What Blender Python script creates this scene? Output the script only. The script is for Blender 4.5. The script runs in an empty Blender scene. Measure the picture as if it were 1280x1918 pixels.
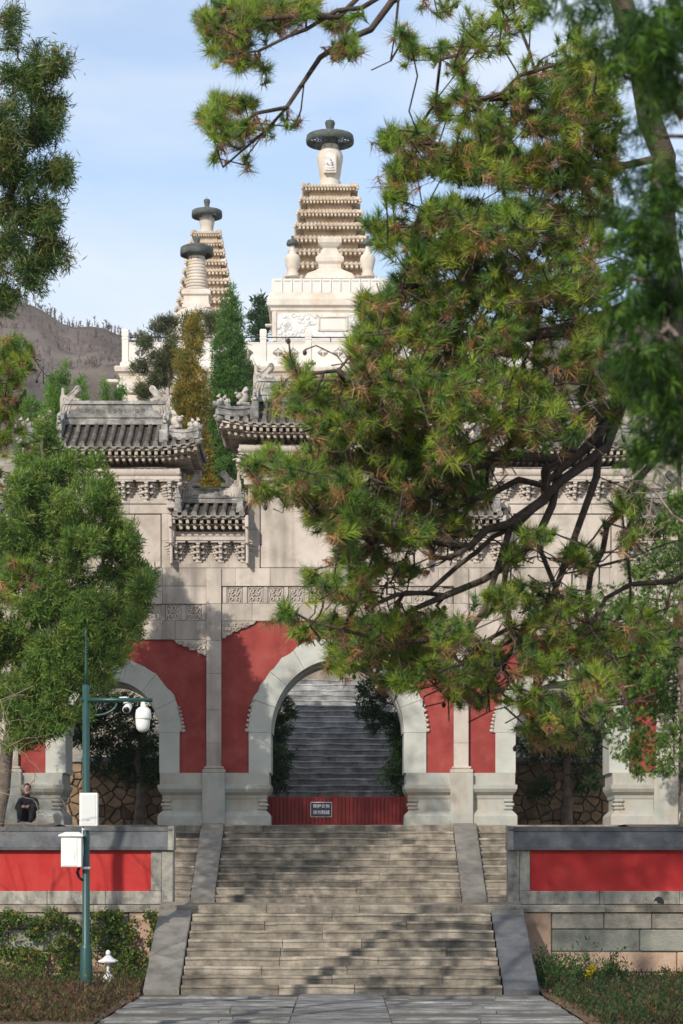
import bpy, bmesh, math, random
import numpy as np
from mathutils import Vector, Matrix, noise
random.seed(7); RNG = np.random.default_rng(11)
S = bpy.context.scene; COL = S.collection

# ------------------------------------------------------------------ camera, sky, sun, exposure
F, HV, CU, CZ = 4200.0, 1636.0, 640.0, 2.1            # focal length in photo pixels, horizon row, centre column, eye height
cd = bpy.data.cameras.new('camera'); cam = bpy.data.objects.new('camera', cd); COL.objects.link(cam)
cam.location = (0, 0, CZ); cam.rotation_euler = (math.radians(90), 0, 0)
cd.sensor_fit = 'VERTICAL'; cd.sensor_height = 36.0; cd.lens = 36.0 * F / 1918.0
cd.shift_y = (HV - 959.0) / 1918.0
cd.clip_start = 0.1; cd.clip_end = 5000
cd.dof.use_dof = True; cd.dof.focus_distance = 50.0; cd.dof.aperture_fstop = 6.5
S.camera = cam
SUN_DIR = Vector((0.42, 0.80, -0.50)).normalized()      # the way the light travels
sun_az = math.atan2(-SUN_DIR.x, -SUN_DIR.y); sun_el = math.asin(-SUN_DIR.z)
W = bpy.data.worlds.new('World'); S.world = W; W.use_nodes = True
wn, wl = W.node_tree.nodes, W.node_tree.links
wn.clear()
sky = wn.new('ShaderNodeTexSky'); sky.sky_type = 'NISHITA'; sky.sun_disc = False
sky.sun_elevation = sun_el; sky.sun_rotation = sun_az; sky.air_density = 1.0; sky.dust_density = 0.6; sky.ozone_density = 2.0
tc = wn.new('ShaderNodeTexCoord'); mp = wn.new('ShaderNodeMapping'); mp.inputs['Scale'].default_value = (1.0, 1.0, 2.4)
mp.inputs['Location'].default_value = (0.37, 0.1, 0.22)
n1 = wn.new('ShaderNodeTexNoise'); n1.inputs['Scale'].default_value = 4.4; n1.inputs['Detail'].default_value = 7; n1.inputs['Roughness'].default_value = 0.5
n1.inputs['Distortion'].default_value = 0.5
cr = wn.new('ShaderNodeValToRGB'); cr.color_ramp.elements[0].position = 0.36; cr.color_ramp.elements[1].position = 0.62
cr.color_ramp.elements[0].color = (0.26, 0.26, 0.26, 1); cr.color_ramp.elements[1].color = (0.95, 0.95, 0.95, 1)
mx = wn.new('ShaderNodeMix'); mx.data_type = 'RGBA'; mx.inputs[7].default_value = (4.4, 4.7, 5.1, 1)
bg = wn.new('ShaderNodeBackground'); bg.inputs['Strength'].default_value = 0.15
out = wn.new('ShaderNodeOutputWorld')
wl.new(tc.outputs['Generated'], mp.inputs['Vector']); wl.new(mp.outputs[0], n1.inputs['Vector']); wl.new(n1.outputs['Fac'], cr.inputs['Fac'])
wl.new(cr.outputs['Color'], mx.inputs[0]); wl.new(sky.outputs[0], mx.inputs[6]); wl.new(mx.outputs[2], bg.inputs['Color']); wl.new(bg.outputs[0], out.inputs['Surface'])
sl = bpy.data.lights.new('sun', 'SUN'); sl.energy = 3.2; sl.angle = math.radians(0.55); sl.color = (1.0, 0.93, 0.82)
so = bpy.data.objects.new('sun', sl); COL.objects.link(so); so.rotation_euler = SUN_DIR.to_track_quat('-Z', 'Y').to_euler(); so.location = (-20, -30, 40)
S.view_settings.view_transform = 'Standard'; S.view_settings.look = 'None'; S.view_settings.exposure = 0.47; S.view_settings.gamma = 1.0
S.render.engine = 'CYCLES'; S.cycles.use_denoising = True; S.cycles.max_bounces = 6; S.cycles.transparent_max_bounces = 4

# ------------------------------------------------------------------ helpers
def X(u, y): return (u - CU) * y / F
def Z(v, y): return CZ + (HV - v) * y / F
def P(u, v, y): return Vector((X(u, y), y, Z(v, y)))
ORG = {}
def _new(name, data, parent, loc):
    o = bpy.data.objects.new(name, data); COL.objects.link(o)
    loc = Vector(loc); ORG[o] = loc
    if parent is not None:
        o.parent = parent; o.location = loc - ORG[parent]
    else: o.location = loc
    return o
def tag(o, label=None, cat=None, group=None, kind=None):
    if label: o['label'] = label
    if cat: o['category'] = cat
    if group: o['group'] = group
    if kind: o['kind'] = kind
    return o
def thing(name, label, cat, loc, group=None):
    return tag(_new(name, None, None, loc), label, cat, group)
def inst(me, name, parent, loc, rz=0, sc=None):
    o = _new(name, me, parent, loc)
    if rz: o.rotation_euler.z = rz
    if sc: o.scale = sc
    return o
class MB:
    def __init__(s): s.v = []; s.f = []; s.sm = []
    def add(s, vs, fs, smooth=False):
        b = len(s.v); s.v += [tuple(p) for p in vs]
        for f in fs: s.f.append(tuple(i + b for i in f)); s.sm.append(smooth)
        return s
    def box(s, x0, x1, y0, y1, z0, z1):
        return s.add([(x0,y0,z0),(x1,y0,z0),(x1,y1,z0),(x0,y1,z0),(x0,y0,z1),(x1,y0,z1),(x1,y1,z1),(x0,y1,z1)],
                     [(0,3,2,1),(4,5,6,7),(0,1,5,4),(1,2,6,5),(2,3,7,6),(3,0,4,7)])
    def cbox(s, x0, x1, y0, y1, z0, z1, c=0.01):
        c = min(c, abs(x1-x0)*.45, abs(y1-y0)*.45, abs(z1-z0)*.45)
        X_, Y_, Z_ = (x0, x1), (y0, y1), (z0, z1)
        vs, idx = [], {}
        for i in (0,1):
            for j in (0,1):
                for k in (0,1):
                    sx, sy, sz = (c if i==0 else -c), (c if j==0 else -c), (c if k==0 else -c)
                    idx[i,j,k,0] = len(vs); vs.append((X_[i], Y_[j]+sy, Z_[k]+sz))
                    idx[i,j,k,1] = len(vs); vs.append((X_[i]+sx, Y_[j], Z_[k]+sz))
                    idx[i,j,k,2] = len(vs); vs.append((X_[i]+sx, Y_[j]+sy, Z_[k]))
        fs = []
        for i in (0,1):
            q = [idx[i,0,0,0], idx[i,1,0,0], idx[i,1,1,0], idx[i,0,1,0]]; fs.append(q if i else q[::-1])
            q = [idx[0,i,0,1], idx[1,i,0,1], idx[1,i,1,1], idx[0,i,1,1]]; fs.append(q[::-1] if i else q)
            q = [idx[0,0,i,2], idx[1,0,i,2], idx[1,1,i,2], idx[0,1,i,2]]; fs.append(q if i else q[::-1])
        for j in (0,1):
            for k in (0,1):
                q = [idx[0,j,k,1], idx[1,j,k,1], idx[1,j,k,2], idx[0,j,k,2]]; fs.append(q if (j+k)%2==0 else q[::-1])
                q = [idx[j,0,k,0], idx[j,1,k,0], idx[j,1,k,2], idx[j,0,k,2]]; fs.append(q[::-1] if (j+k)%2==0 else q)
                q = [idx[j,k,0,0], idx[j,k,1,0], idx[j,k,1,1], idx[j,k,0,1]]; fs.append(q if (j+k)%2==0 else q[::-1])
        for i in (0,1):
            for j in (0,1):
                for k in (0,1):
                    t = [idx[i,j,k,0], idx[i,j,k,1], idx[i,j,k,2]]; fs.append(t if (i+j+k)%2==1 else t[::-1])
        return s.add(vs, fs)
    def lathe(s, prof, cx=0, cy=0, n=24, smooth=True, ph=0.0, sq=None):
        """prof = [(r, z)]; closed top and bottom when r is 0"""
        vs, fs = [], []
        for r, z in prof:
            for k in range(n):
                a = 2*math.pi*k/n + ph
                vs.append((cx + r*math.cos(a), cy + r*math.sin(a), z))
        for i in range(len(prof)-1):
            for k in range(n):
                fs.append((i*n+k, i*n+(k+1)%n, (i+1)*n+(k+1)%n, (i+1)*n+k))
        fs.append(tuple(range(n))[::-1]); fs.append(tuple((len(prof)-1)*n+k for k in range(n)))
        return s.add(vs, fs, smooth)
    def sqlathe(s, prof, cx, cy, ay=1.0):
        """square plan: prof = [(half_width, z)]"""
        vs, fs = [], []
        for r, z in prof: vs += [(cx-r, cy-r*ay, z), (cx+r, cy-r*ay, z), (cx+r, cy+r*ay, z), (cx-r, cy+r*ay, z)]
        for i in range(len(prof)-1):
            for k in range(4): fs.append((i*4+k, i*4+(k+1)%4, (i+1)*4+(k+1)%4, (i+1)*4+k))
        fs.append((3,2,1,0)); m = (len(prof)-1)*4; fs.append((m, m+1, m+2, m+3))
        return s.add(vs, fs)
    def rects(s, prof):
        """stack of rectangles: prof = [(x0, x1, y0, y1, z)]"""
        vs, fs = [], []
        for a, b, c, d, z in prof: vs += [(a,c,z),(b,c,z),(b,d,z),(a,d,z)]
        for i in range(len(prof)-1):
            for k in range(4): fs.append((i*4+k, i*4+(k+1)%4, (i+1)*4+(k+1)%4, (i+1)*4+k))
        fs.append((3,2,1,0)); m = (len(prof)-1)*4; fs.append((m, m+1, m+2, m+3))
        return s.add(vs, fs)
    def tube(s, pts, rad, n=6, smooth=True, cap=True):
        pts = [Vector(p) for p in pts]
        if not hasattr(rad, '__len__'): rad = [rad]*len(pts)
        vs, fs = [], []
        up = Vector((0.13, 0.31, 0.94)); 
        for i, p in enumerate(pts):
            d = (pts[min(i+1, len(pts)-1)] - pts[max(i-1, 0)])
            if d.length < 1e-9: d = Vector((0,0,1))
            d.normalize()
            a = d.cross(up)
            if a.length < 0.15: a = d.cross(Vector((1,0,0)))
            a.normalize(); b = d.cross(a); up = a.cross(d) if False else up
            for k in range(n):
                t = 2*math.pi*k/n
                vs.append(p + (a*math.cos(t) + b*math.sin(t))*rad[i])
        for i in range(len(pts)-1):
            for k in range(n): fs.append((i*n+k, i*n+(k+1)%n, (i+1)*n+(k+1)%n, (i+1)*n+k))
        if cap: fs.append(tuple(range(n))[::-1]); fs.append(tuple((len(pts)-1)*n+k for k in range(n)))
        return s.add(vs, fs, smooth)
    def prism(s, poly, y0, y1, c=0.0):
        """polygon in x,z extruded along y (front y0), anticlockwise seen from -y; optional front chamfer c"""
        n = len(poly)
        cx = sum(p[0] for p in poly)/n; cz = sum(p[1] for p in poly)/n
        def sh(k):
            r = []
            for i in range(n):
                a, b, d = Vector(poly[i-1]), Vector(poly[i]), Vector(poly[(i+1)%n])
                e1 = (b-a); e2 = (d-b)
                n1_ = Vector((-e1.y, e1.x)).normalized() if e1.length>1e-9 else Vector((0,0)); n2_ = Vector((-e2.y, e2.x)).normalized() if e2.length>1e-9 else n1_
                m = (n1_+n2_); m = m.normalized() if m.length>1e-6 else n1_
                q = b + m*k; r.append((q.x, q.y))
            return r
        if c > 0:
            top = sh(c)
            vs = [(x, y0, z) for x, z in top] + [(x, y0+c, z) for x, z in poly] + [(x, y1, z) for x, z in poly]; L = 3
        else: vs = [(x, y0, z) for x, z in poly] + [(x, y1, z) for x, z in poly]; L = 2
        fs = [tuple(range(n)), tuple(range((L-1)*n, L*n))[::-1]]
        for l in range(L-1):
            for i in range(n): fs.append((l*n+(i+1)%n, l*n+i, (l+1)*n+i, (l+1)*n+(i+1)%n))
        return s.add(vs, fs)
    def blob(s, c, r, rot=0, n=8, m=6):
        vs, fs = [], []
        for i in range(m+1):
            t = math.pi*i/m
            for k in range(n):
                a = 2*math.pi*k/n
                x, y, z = r[0]*math.sin(t)*math.cos(a), r[1]*math.sin(t)*math.sin(a), -r[2]*math.cos(t)
                x, z = x*math.cos(rot)-z*math.sin(rot), x*math.sin(rot)+z*math.cos(rot)
                vs.append((c[0]+x, c[1]+y, c[2]+z))
        for i in range(m):
            for k in range(n): fs.append((i*n+k, i*n+(k+1)%n, (i+1)*n+(k+1)%n, (i+1)*n+k))
        return s.add(vs, fs, True)
    def mesh(s, name, material, org=(0,0,0)):
        me = bpy.data.meshes.new(name); o = org
        me.from_pydata([(p[0]-o[0], p[1]-o[1], p[2]-o[2]) for p in s.v], [], s.f); me.update()
        me.polygons.foreach_set('use_smooth', s.sm)
        me.materials.append(material); return me
    def build(s, name, material, parent=None, loc=None):
        org = Vector(loc) if loc is not None else (ORG[parent] if parent is not None else Vector((0,0,0)))
        return _new(name, s.mesh(name, material, org), parent, org)
def boxmesh(name, w, d, h, material, c=0.01):     # centred box to share between alike pieces
    return MB().cbox(-w/2, w/2, -d/2, d/2, -h/2, h/2, c).mesh(name, material)
def struct(mb, name, material): return tag(mb.build(name, material), kind='structure')

# ------------------------------------------------------------------ materials
def nodes_of(m): return m.node_tree.nodes, m.node_tree.links
def stone(name, cols, scale=2.0, rough=0.85, bump=0.25, stain=None, rnd=0.12, streak=None, bscale=22, spec=0.3, detail=6, low=0.3, high=0.7):
    m = bpy.data.materials.new(name); m.use_nodes = True; N, L = nodes_of(m)
    b = N['Principled BSDF']; b.inputs['Roughness'].default_value = rough; b.inputs['Specular IOR Level'].default_value = spec
    g = N.new('ShaderNodeNewGeometry'); nz = N.new('ShaderNodeTexNoise'); nz.inputs['Scale'].default_value = scale; nz.inputs['Detail'].default_value = detail; nz.inputs['Roughness'].default_value = 0.62
    L.new(g.outputs['Position'], nz.inputs['Vector'])
    r = N.new('ShaderNodeValToRGB'); e = r.color_ramp.elements
    e[0].position = low; e[1].position = high; e[0].color = (*cols[0], 1); e[1].color = (*cols[-1], 1)
    for i in range(1, len(cols)-1): 
        k = e.new(low + (high-low)*i/(len(cols)-1)); k.color = (*cols[i], 1)
    L.new(nz.outputs['Fac'], r.inputs['Fac']); c = r.outputs['Color']
    if stain:
        sc, amt, ssc = stain
        n2 = N.new('ShaderNodeTexNoise'); n2.inputs['Scale'].default_value = ssc; n2.inputs['Detail'].default_value = 9; n2.inputs['Roughness'].default_value = 0.7
        L.new(g.outputs['Position'], n2.inputs['Vector'])
        r2 = N.new('ShaderNodeMapRange'); r2.inputs[1].default_value = 0.5; r2.inputs[2].default_value = 0.68; r2.inputs[4].default_value = amt
        L.new(n2.outputs['Fac'], r2.inputs[0]); x = N.new('ShaderNodeMix'); x.data_type = 'RGBA'; x.inputs[7].default_value = (*sc, 1)
        L.new(r2.outputs[0], x.inputs[0]); L.new(c, x.inputs[6]); c = x.outputs[2]
    if streak:
        sc, amt, (kx, ky, kz) = streak
        mpp = N.new('ShaderNodeMapping'); mpp.inputs['Scale'].default_value = (kx, ky, kz); L.new(g.outputs['Position'], mpp.inputs['Vector'])
        n3 = N.new('ShaderNodeTexNoise'); n3.inputs['Scale'].default_value = 1.0; n3.inputs['Detail'].default_value = 5; L.new(mpp.outputs[0], n3.inputs['Vector'])
        r3 = N.new('ShaderNodeMapRange'); r3.inputs[1].default_value = 0.5; r3.inputs[2].default_value = 0.72; r3.inputs[4].default_value = amt
        L.new(n3.outputs['Fac'], r3.inputs[0]); x = N.new('ShaderNodeMix'); x.data_type = 'RGBA'; x.inputs[7].default_value = (*sc, 1)
        L.new(r3.outputs[0], x.inputs[0]); L.new(c, x.inputs[6]); c = x.outputs[2]
    if rnd:
        oi = N.new('ShaderNodeObjectInfo'); mr = N.new('ShaderNodeMapRange'); mr.inputs[3].default_value = 1-rnd; mr.inputs[4].default_value = 1+rnd
        L.new(oi.outputs['Random'], mr.inputs[0]); hs = N.new('ShaderNodeHueSaturation'); L.new(mr.outputs[0], hs.inputs['Value']); L.new(c, hs.inputs['Color']); c = hs.outputs['Color']
    L.new(c, b.inputs['Base Color'])
    if bump:
        nb = N.new('ShaderNodeTexNoise'); nb.inputs['Scale'].default_value = bscale; nb.inputs['Detail'].default_value = 5; L.new(g.outputs['Position'], nb.inputs['Vector'])
        bp = N.new('ShaderNodeBump'); bp.inputs['Strength'].default_value = bump; bp.inputs['Distance'].default_value = 0.03; L.new(nb.outputs['Fac'], bp.inputs['Height']); L.new(bp.outputs[0], b.inputs['Normal'])
    return m
def leafmat(name, trans=0.3, rough=0.55):
    m = bpy.data.materials.new(name); m.use_nodes = True; N, L = nodes_of(m); b = N['Principled BSDF']
    a = N.new('ShaderNodeAttribute'); a.attribute_name = 'Col'; L.new(a.outputs['Color'], b.inputs['Base Color'])
    b.inputs['Roughness'].default_value = rough; b.inputs['Specular IOR Level'].default_value = 0.25
    t = N.new('ShaderNodeBsdfTranslucent'); L.new(a.outputs['Color'], t.inputs['Color']); mxs = N.new('ShaderNodeMixShader'); mxs.inputs[0].default_value = trans
    o = N['Material Output']; L.new(b.outputs[0], mxs.inputs[1]); L.new(t.outputs[0], mxs.inputs[2]); L.new(mxs.outputs[0], o.inputs['Surface'])
    return m
def plain(name, c, rough=0.5, metal=0.0, spec=0.4):
    return stone(name, [tuple(x*0.9 for x in c), c], scale=6, rough=rough, bump=0.04, rnd=0, spec=spec)
M = {}
M['gate_stone'] = stone('pale_gate_stone', [(.35,.30,.255),(.455,.395,.345),(.52,.46,.41)], 1.1, .85, .12, stain=((.25,.215,.18),.7,1.3), rnd=.14, streak=((.18,.155,.13),.7,(2.6,2.6,.28)))
M['jamb'] = stone('grey_green_marble', [(.34,.345,.31),(.42,.425,.385),(.475,.47,.43)], 1.3, .7, .10, stain=((.40,.30,.25),.35,1.7), rnd=.06)
M['dado'] = stone('pedestal_marble', [(.27,.28,.255),(.35,.355,.32),(.40,.375,.32)], 1.7, .7, .12, stain=((.36,.27,.20),.5,2.6), rnd=.06, streak=((.30,.20,.14),.4,(5,5,.6)))
M['red'] = stone('faded_red_plaster', [(.18,.026,.024),(.255,.042,.036),(.305,.070,.057)], 1.3, .9, .10, stain=((.30,.085,.07),.65,2.0), rnd=.03, streak=((.18,.026,.026),.45,(2.2,2.2,.5)))
M['redwall'] = stone('bright_red_paint', [(.31,.013,.012),(.39,.020,.018),(.43,.034,.028)], 1.1, .75, .05, stain=((.28,.012,.012),.55,1.5), rnd=.02, streak=((.46,.07,.055),.4,(3,3,.5)))
M['coping'] = stone('dark_grey_coping', [(.045,.048,.054),(.075,.08,.088),(.115,.118,.125)], 2.2, .6, .12, stain=((.17,.165,.155),.45,3.4), rnd=.08)
M['frame'] = stone('weathered_grey_frame', [(.15,.14,.125),(.26,.245,.215),(.34,.325,.29)], 3.2, .9, .4, stain=((.07,.066,.062),.85,2.6), rnd=.14, streak=((.44,.41,.33),.6,(6,6,.8)))
M['step'] = stone('worn_step_stone', [(.11,.096,.077),(.225,.195,.155),(.335,.288,.228)], 2.6, .9, .6, stain=((.06,.052,.044),.65,1.9), rnd=.2, streak=((.05,.044,.037),.65,(.45,1.5,6.5)), bscale=34, low=.34, high=.66)
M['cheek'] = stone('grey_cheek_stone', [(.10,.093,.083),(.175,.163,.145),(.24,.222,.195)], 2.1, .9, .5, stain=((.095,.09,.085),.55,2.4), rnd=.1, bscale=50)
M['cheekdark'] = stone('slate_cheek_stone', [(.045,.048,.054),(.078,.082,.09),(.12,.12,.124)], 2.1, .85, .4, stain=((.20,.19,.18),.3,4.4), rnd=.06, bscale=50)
M['pave'] = stone('grey_paving_stone', [(.085,.085,.085),(.165,.162,.156),(.26,.252,.236)], 2.6, .85, .5, stain=((.05,.05,.046),.8,1.8), rnd=.26, streak=((.045,.042,.038),.7,(1.0,6,1)))
M['grey'] = stone('grey_wall_block', [(.17,.155,.13),(.27,.245,.205),(.36,.33,.275)], 2.6, .9, .6, stain=((.10,.09,.08),.5,2.3), rnd=.12, bscale=30)
M['green'] = stone('greenish_wall_block', [(.15,.155,.13),(.22,.225,.19),(.28,.275,.23)], 2.2, .9, .6, stain=((.11,.105,.09),.5,2.9), rnd=.10, bscale=30)
M['pink'] = stone('pink_granite_block', [(.30,.20,.145),(.42,.29,.205),(.47,.345,.25)], 2.8, .9, .7, stain=((.20,.135,.10),.45,3.3), rnd=.08, bscale=60)
M['mortar'] = stone('dark_mortar', [(.07,.06,.05),(.12,.105,.09)], 5, .95, .3, rnd=0)
M['tileend'] = stone('grey_tile_end', [(.12,.11,.10),(.22,.205,.185),(.32,.295,.265)], 6, .9, .5, stain=((.09,.082,.075),.6,7.0), rnd=.25)
M['tile'] = stone('dark_roof_tile', [(.036,.031,.028),(.085,.075,.066),(.165,.145,.12)], 4.5, .8, .35, stain=((.22,.205,.185),.55,7.0), rnd=.25)
M['tilebed'] = stone('roof_tile_bed', [(.03,.025,.022),(.075,.055,.045)], 5, .9, .4, stain=((.14,.06,.035),.5,6.0), rnd=0)
M['ridge'] = stone('weathered_ridge_stone', [(.09,.087,.083),(.24,.23,.215),(.45,.43,.40)], 3.4, .9, .5, stain=((.06,.058,.055),.75,3.2), rnd=.12)
M['carve'] = stone('carved_ridge_beast', [(.26,.23,.205),(.42,.38,.34),(.53,.48,.43)], 4.0, .9, .6, stain=((.12,.105,.095),.6,5.0), rnd=.12)
M['rafter'] = stone('stone_rafter', [(.24,.20,.165),(.40,.345,.29),(.52,.46,.40)], 4.0, .9, .25, stain=((.16,.12,.09),.5,5.0), rnd=.22)
M['bracket'] = stone('carved_bracket_stone', [(.33,.28,.245),(.49,.43,.385),(.60,.54,.49)], 4.0, .9, .25, stain=((.22,.175,.14),.5,4.0), rnd=.1)
M['marble'] = stone('white_marble', [(.40,.355,.30),(.53,.48,.42),(.60,.56,.51)], 1.2, .75, .15, stain=((.44,.335,.235),.45,1.1), rnd=.05, streak=((.50,.33,.17),.35,(2.5,2.5,.35)))
M['tier'] = stone('weathered_tier_marble', [(.42,.34,.255),(.54,.46,.37),(.60,.54,.46)], 1.6, .8, .3, stain=((.33,.225,.14),.6,1.5), rnd=.05, streak=((.34,.21,.11),.5,(3,3,.4)))
M['marblerail'] = stone('white_balustrade_marble', [(.55,.52,.48),(.64,.615,.58)], 1.0, .7, .08, stain=((.62,.55,.46),.4,2.0), rnd=.04)
M['marblerelief'] = stone('grey_relief_marble', [(.42,.41,.40),(.60,.585,.565),(.70,.68,.655)], 3.2, .8, .9, stain=((.30,.29,.285),.5,4.5), rnd=.04, bscale=5)
M['brownstone'] = stone('stained_eave_marble', [(.28,.19,.12),(.42,.32,.22),(.52,.43,.34)], 2.0, .85, .2, rnd=.06)
M['bronze'] = stone('patinated_bronze', [(.035,.042,.039),(.065,.074,.068),(.11,.13,.117)], 3.0, .7, .3, rnd=.06)
M['rubble'] = stone('rubble_stone', [(.13,.085,.055),(.24,.16,.095),(.32,.24,.165)], 2.3, .9, .6, stain=((.12,.09,.07),.5,3.0), rnd=.35)
M['fence'] = stone('dark_red_fence_paint', [(.13,.009,.009),(.17,.014,.012)], 3, .6, .05, rnd=.15)
M['iron'] = plain('dark_iron', (.05,.055,.06), .5)
M['polegreen'] = stone('green_pole_paint', [(.008,.046,.042),(.012,.062,.056)], 3, .38, .03, rnd=0, spec=.5)
M['white'] = stone('white_enamel', [(.66,.67,.66),(.74,.745,.735)], 4, .45, .02, rnd=.02, stain=((.50,.49,.46),.25,3.0))
M['whitegrey'] = stone('speaker_grille', [(.55,.56,.55),(.62,.63,.62)], 60, .6, .05, rnd=0)
M['black'] = plain('black_plastic', (.012,.012,.014), .35)
M['signblue'] = plain('navy_sign_face', (.022,.018,.035), .4)
M['signtext'] = plain('white_sign_paint', (.78,.78,.80), .5)
M['bark'] = stone('pine_bark', [(.035,.026,.021),(.075,.056,.045),(.12,.09,.07)], 8, .95, .8, rnd=.1, bscale=45)
M['barkgrey'] = stone('cypress_bark', [(.08,.062,.05),(.14,.11,.09),(.20,.165,.14)], 6, .95, .8, rnd=.1, bscale=30)
M['twig'] = stone('bare_twig', [(.20,.15,.11),(.34,.26,.20)], 6, .8, .2, rnd=.1)
M['leaf'] = leafmat('foliage', .38); M['needle'] = leafmat('pine_needles', .38, .45)
M['soil'] = stone('brown_soil', [(.055,.04,.028),(.11,.08,.05),(.15,.115,.075)], 3, .95, .8, rnd=0, bscale=14)
M['hill'] = stone('bare_wooded_hill', [(.048,.036,.031),(.095,.071,.059),(.16,.123,.098)], .09, .95, 1.0, rnd=0, bscale=.35, stain=((.25,.21,.18),.5,.022), detail=10)
M['hilltree'] = stone('bare_hill_trees', [(.075,.058,.052),(.135,.107,.092)], .5, .95, 0, rnd=0)
M['cloth'] = plain('dark_clothing', (.012,.012,.015), .9)
M['skin'] = plain('skin', (.38,.22,.16), .6)
M['hair'] = plain('dark_hair', (.012,.010,.009), .6)
M['lantern'] = stone('white_cast_lantern', [(.55,.56,.57),(.68,.69,.70)], 8, .7, .2, rnd=0)
M['farstep'] = stone('grey_marble_steps', [(.12,.12,.125),(.26,.26,.258),(.44,.43,.42)], 2.4, .85, .3, stain=((.09,.09,.09),.7,1.3), rnd=.16, streak=((.10,.10,.10),.5,(3,3,.8)))

# ------------------------------------------------------------------ ground, pavement, platforms
GND = struct(MB().add([(-900,-60,-.06),(900,-60,-.06),(900,1500,-.06),(-900,1500,-.06)], [(0,1,2,3)]), 'ground', M['soil'])
Y0, TR, R1, R2 = 39.0, 0.376, 0.15, 0.1545
Y1 = Y0 + 10*TR; Y2 = 47.0; Y3 = Y2 + 10*TR; ZL = 1.5; ZT = ZL + 11*R2; YG = 51.4
def slab(x0, x1, y0, y1, z0, z1, c=0.018, wob=0.007, seg=0.3, nose=0.0):
    n = max(2, int((x1-x0)/seg)); mb = MB(); vs, fs = [], []
    sd = random.random()*50
    for i in range(n+1):
        x = x0 + (x1-x0)*i/n
        a = noise.noise((x*1.3+sd, sd, 0))*wob*1.4; b = noise.noise((x*1.7, sd+9, 3))*wob; cc = c*(1+.9*noise.noise((x*2.3, sd, 7)))
        e = 0.012 if i in (0, n) else 0
        vs += [(x, y1, z0), (x, y0+a+e+nose, z0), (x, y0+a+e*.6+nose*(.9 if nose else 0), z1+b-max(cc+.02,.055)-e), (x, y0+a+e*.6, z1+b-cc-.018-e), (x, y0+a+e*.6, z1+b-cc-e), (x, y0+a+cc+e, z1+b-e*.4), (x, y1, z1+b)]
    for i in range(n):
        for k in range(6): fs.append((i*7+k, i*7+k+1, (i+1)*7+k+1, (i+1)*7+k))
    fs.append(tuple(range(7))[::-1]); fs.append(tuple(n*7+k for k in range(7)))
    return mb.add(vs, [f[::-1] for f in fs])
def row_split(x0, x1, lo, hi):
    xs = [x0]
    while xs[-1] < x1 - hi: xs.append(xs[-1] + random.uniform(lo, hi))
    if x1 - xs[-1] < lo*.6 and len(xs) > 1: xs.pop()
    xs.append(x1); return xs
# stone pavement
pv = struct(MB().box(-3.44, 3.44, 10, Y0+.2, -.05, -.012), 'pavement', M['mortar'])
y = 29.6
while y < Y0 - .1:
    d = random.uniform(.24, .42); y1 = min(y+d, Y0-.004)
    if Y0 - y1 < .12: y1 = Y0-.004
    rz = random.uniform(-.028, .024)
    for a, b in ((-3.42, -.74), (.71, 3.42)):
        xs = row_split(a, b, .7, 1.9)
        for i in range(len(xs)-1):
            dz = rz + random.uniform(-.010, .010)
            slab(xs[i]+.008, xs[i+1]-.008, y+.014, y1-.014, -.05, .0+dz, .022, .02).build('paving_stone', M['pave'], pv)
    y = y1
y = 29.6
while y < Y0-.1:
    y1 = min(y+random.uniform(.75,1.25), Y0-.004)
    if Y0 - y1 < .4: y1 = Y0-.004
    slab(-.73, .70, y+.01, y1-.01, -.05, .006, .02, .01).build('paving_stone', M['pave'], pv); y = y1
struct(MB().box(-3.42, 3.42, 10.2, 29.58, -.012, -.004), 'path', M['pave'])
# lower flight, cheek stones, landing
lf = thing('stone_stairs', 'lower flight of ten worn stone steps rising from the grey pavement', 'stairs', (0, Y0, 0))
for i in range(10):
    xs = row_split(-2.80, 2.80, 1.3, 2.9) if i != 4 else [-2.8, -1.1, 1.9, 2.8]
    for k in range(len(xs)-1):
        if i < 9: slab(xs[k]+.005, xs[k+1]-.005, Y0+i*TR+random.uniform(-.012,.012), Y0+(i+1)*TR+.05, i*R1-.02 if i else -.04, (i+1)*R1+random.uniform(-.006,.006), .024, .022, nose=.018).build('step_stone', M['step'], lf)
def cheek(x0, x1, ya, za, yb, zb, parent, mats, cuts=(), thick=.06):
    ts = [0] + list(cuts) + [1]
    for t0, t1, mt in zip(ts[:-1], ts[1:], mats):
        n = 8; vs, fs = [], []; g = .003
        for i in range(n+1):
            t = t0 + (t1-t0)*i/n; yy = ya + (yb-ya)*t; zz = za + (zb-za)*t + thick
            j = noise.noise((yy*2, x0*3, 1))*.008
            if i == 0: yy += g
            if i == n: yy -= g
            bt = max(zz - .45, za-.05)
            vs += [(x0+j, yy, bt), (x0+j, yy, zz-.015), (x0+j+.018, yy, zz), (x1+j-.018, yy, zz), (x1+j, yy, zz-.015), (x1+j, yy, bt)]
        for i in range(n):
            for k in range(5): fs.append((i*6+k, (i+1)*6+k, (i+1)*6+k+1, i*6+k+1))
            fs.append((i*6+5, (i+1)*6+5, (i+1)*6, i*6))
        fs.append(tuple(range(6))); fs.append(tuple(n*6+k for k in range(6))[::-1])
        MB().add(vs, [f[::-1] for f in fs]).build('cheek_stone', mt, parent)
cheek(-3.45, -2.825, Y0-.02, .02, Y1, ZL, lf, [M['cheek']])
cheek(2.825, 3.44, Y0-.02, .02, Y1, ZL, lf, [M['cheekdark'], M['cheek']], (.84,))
struct(MB().box(-3.2, 3.2, Y1+.35, Y2+.3, 1.0, ZL-.006), 'landing', M['step'])
lnd = bpy.data.objects['landing']
xs = row_split(-3.45, 3.44, 1.2, 2.2)
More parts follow.
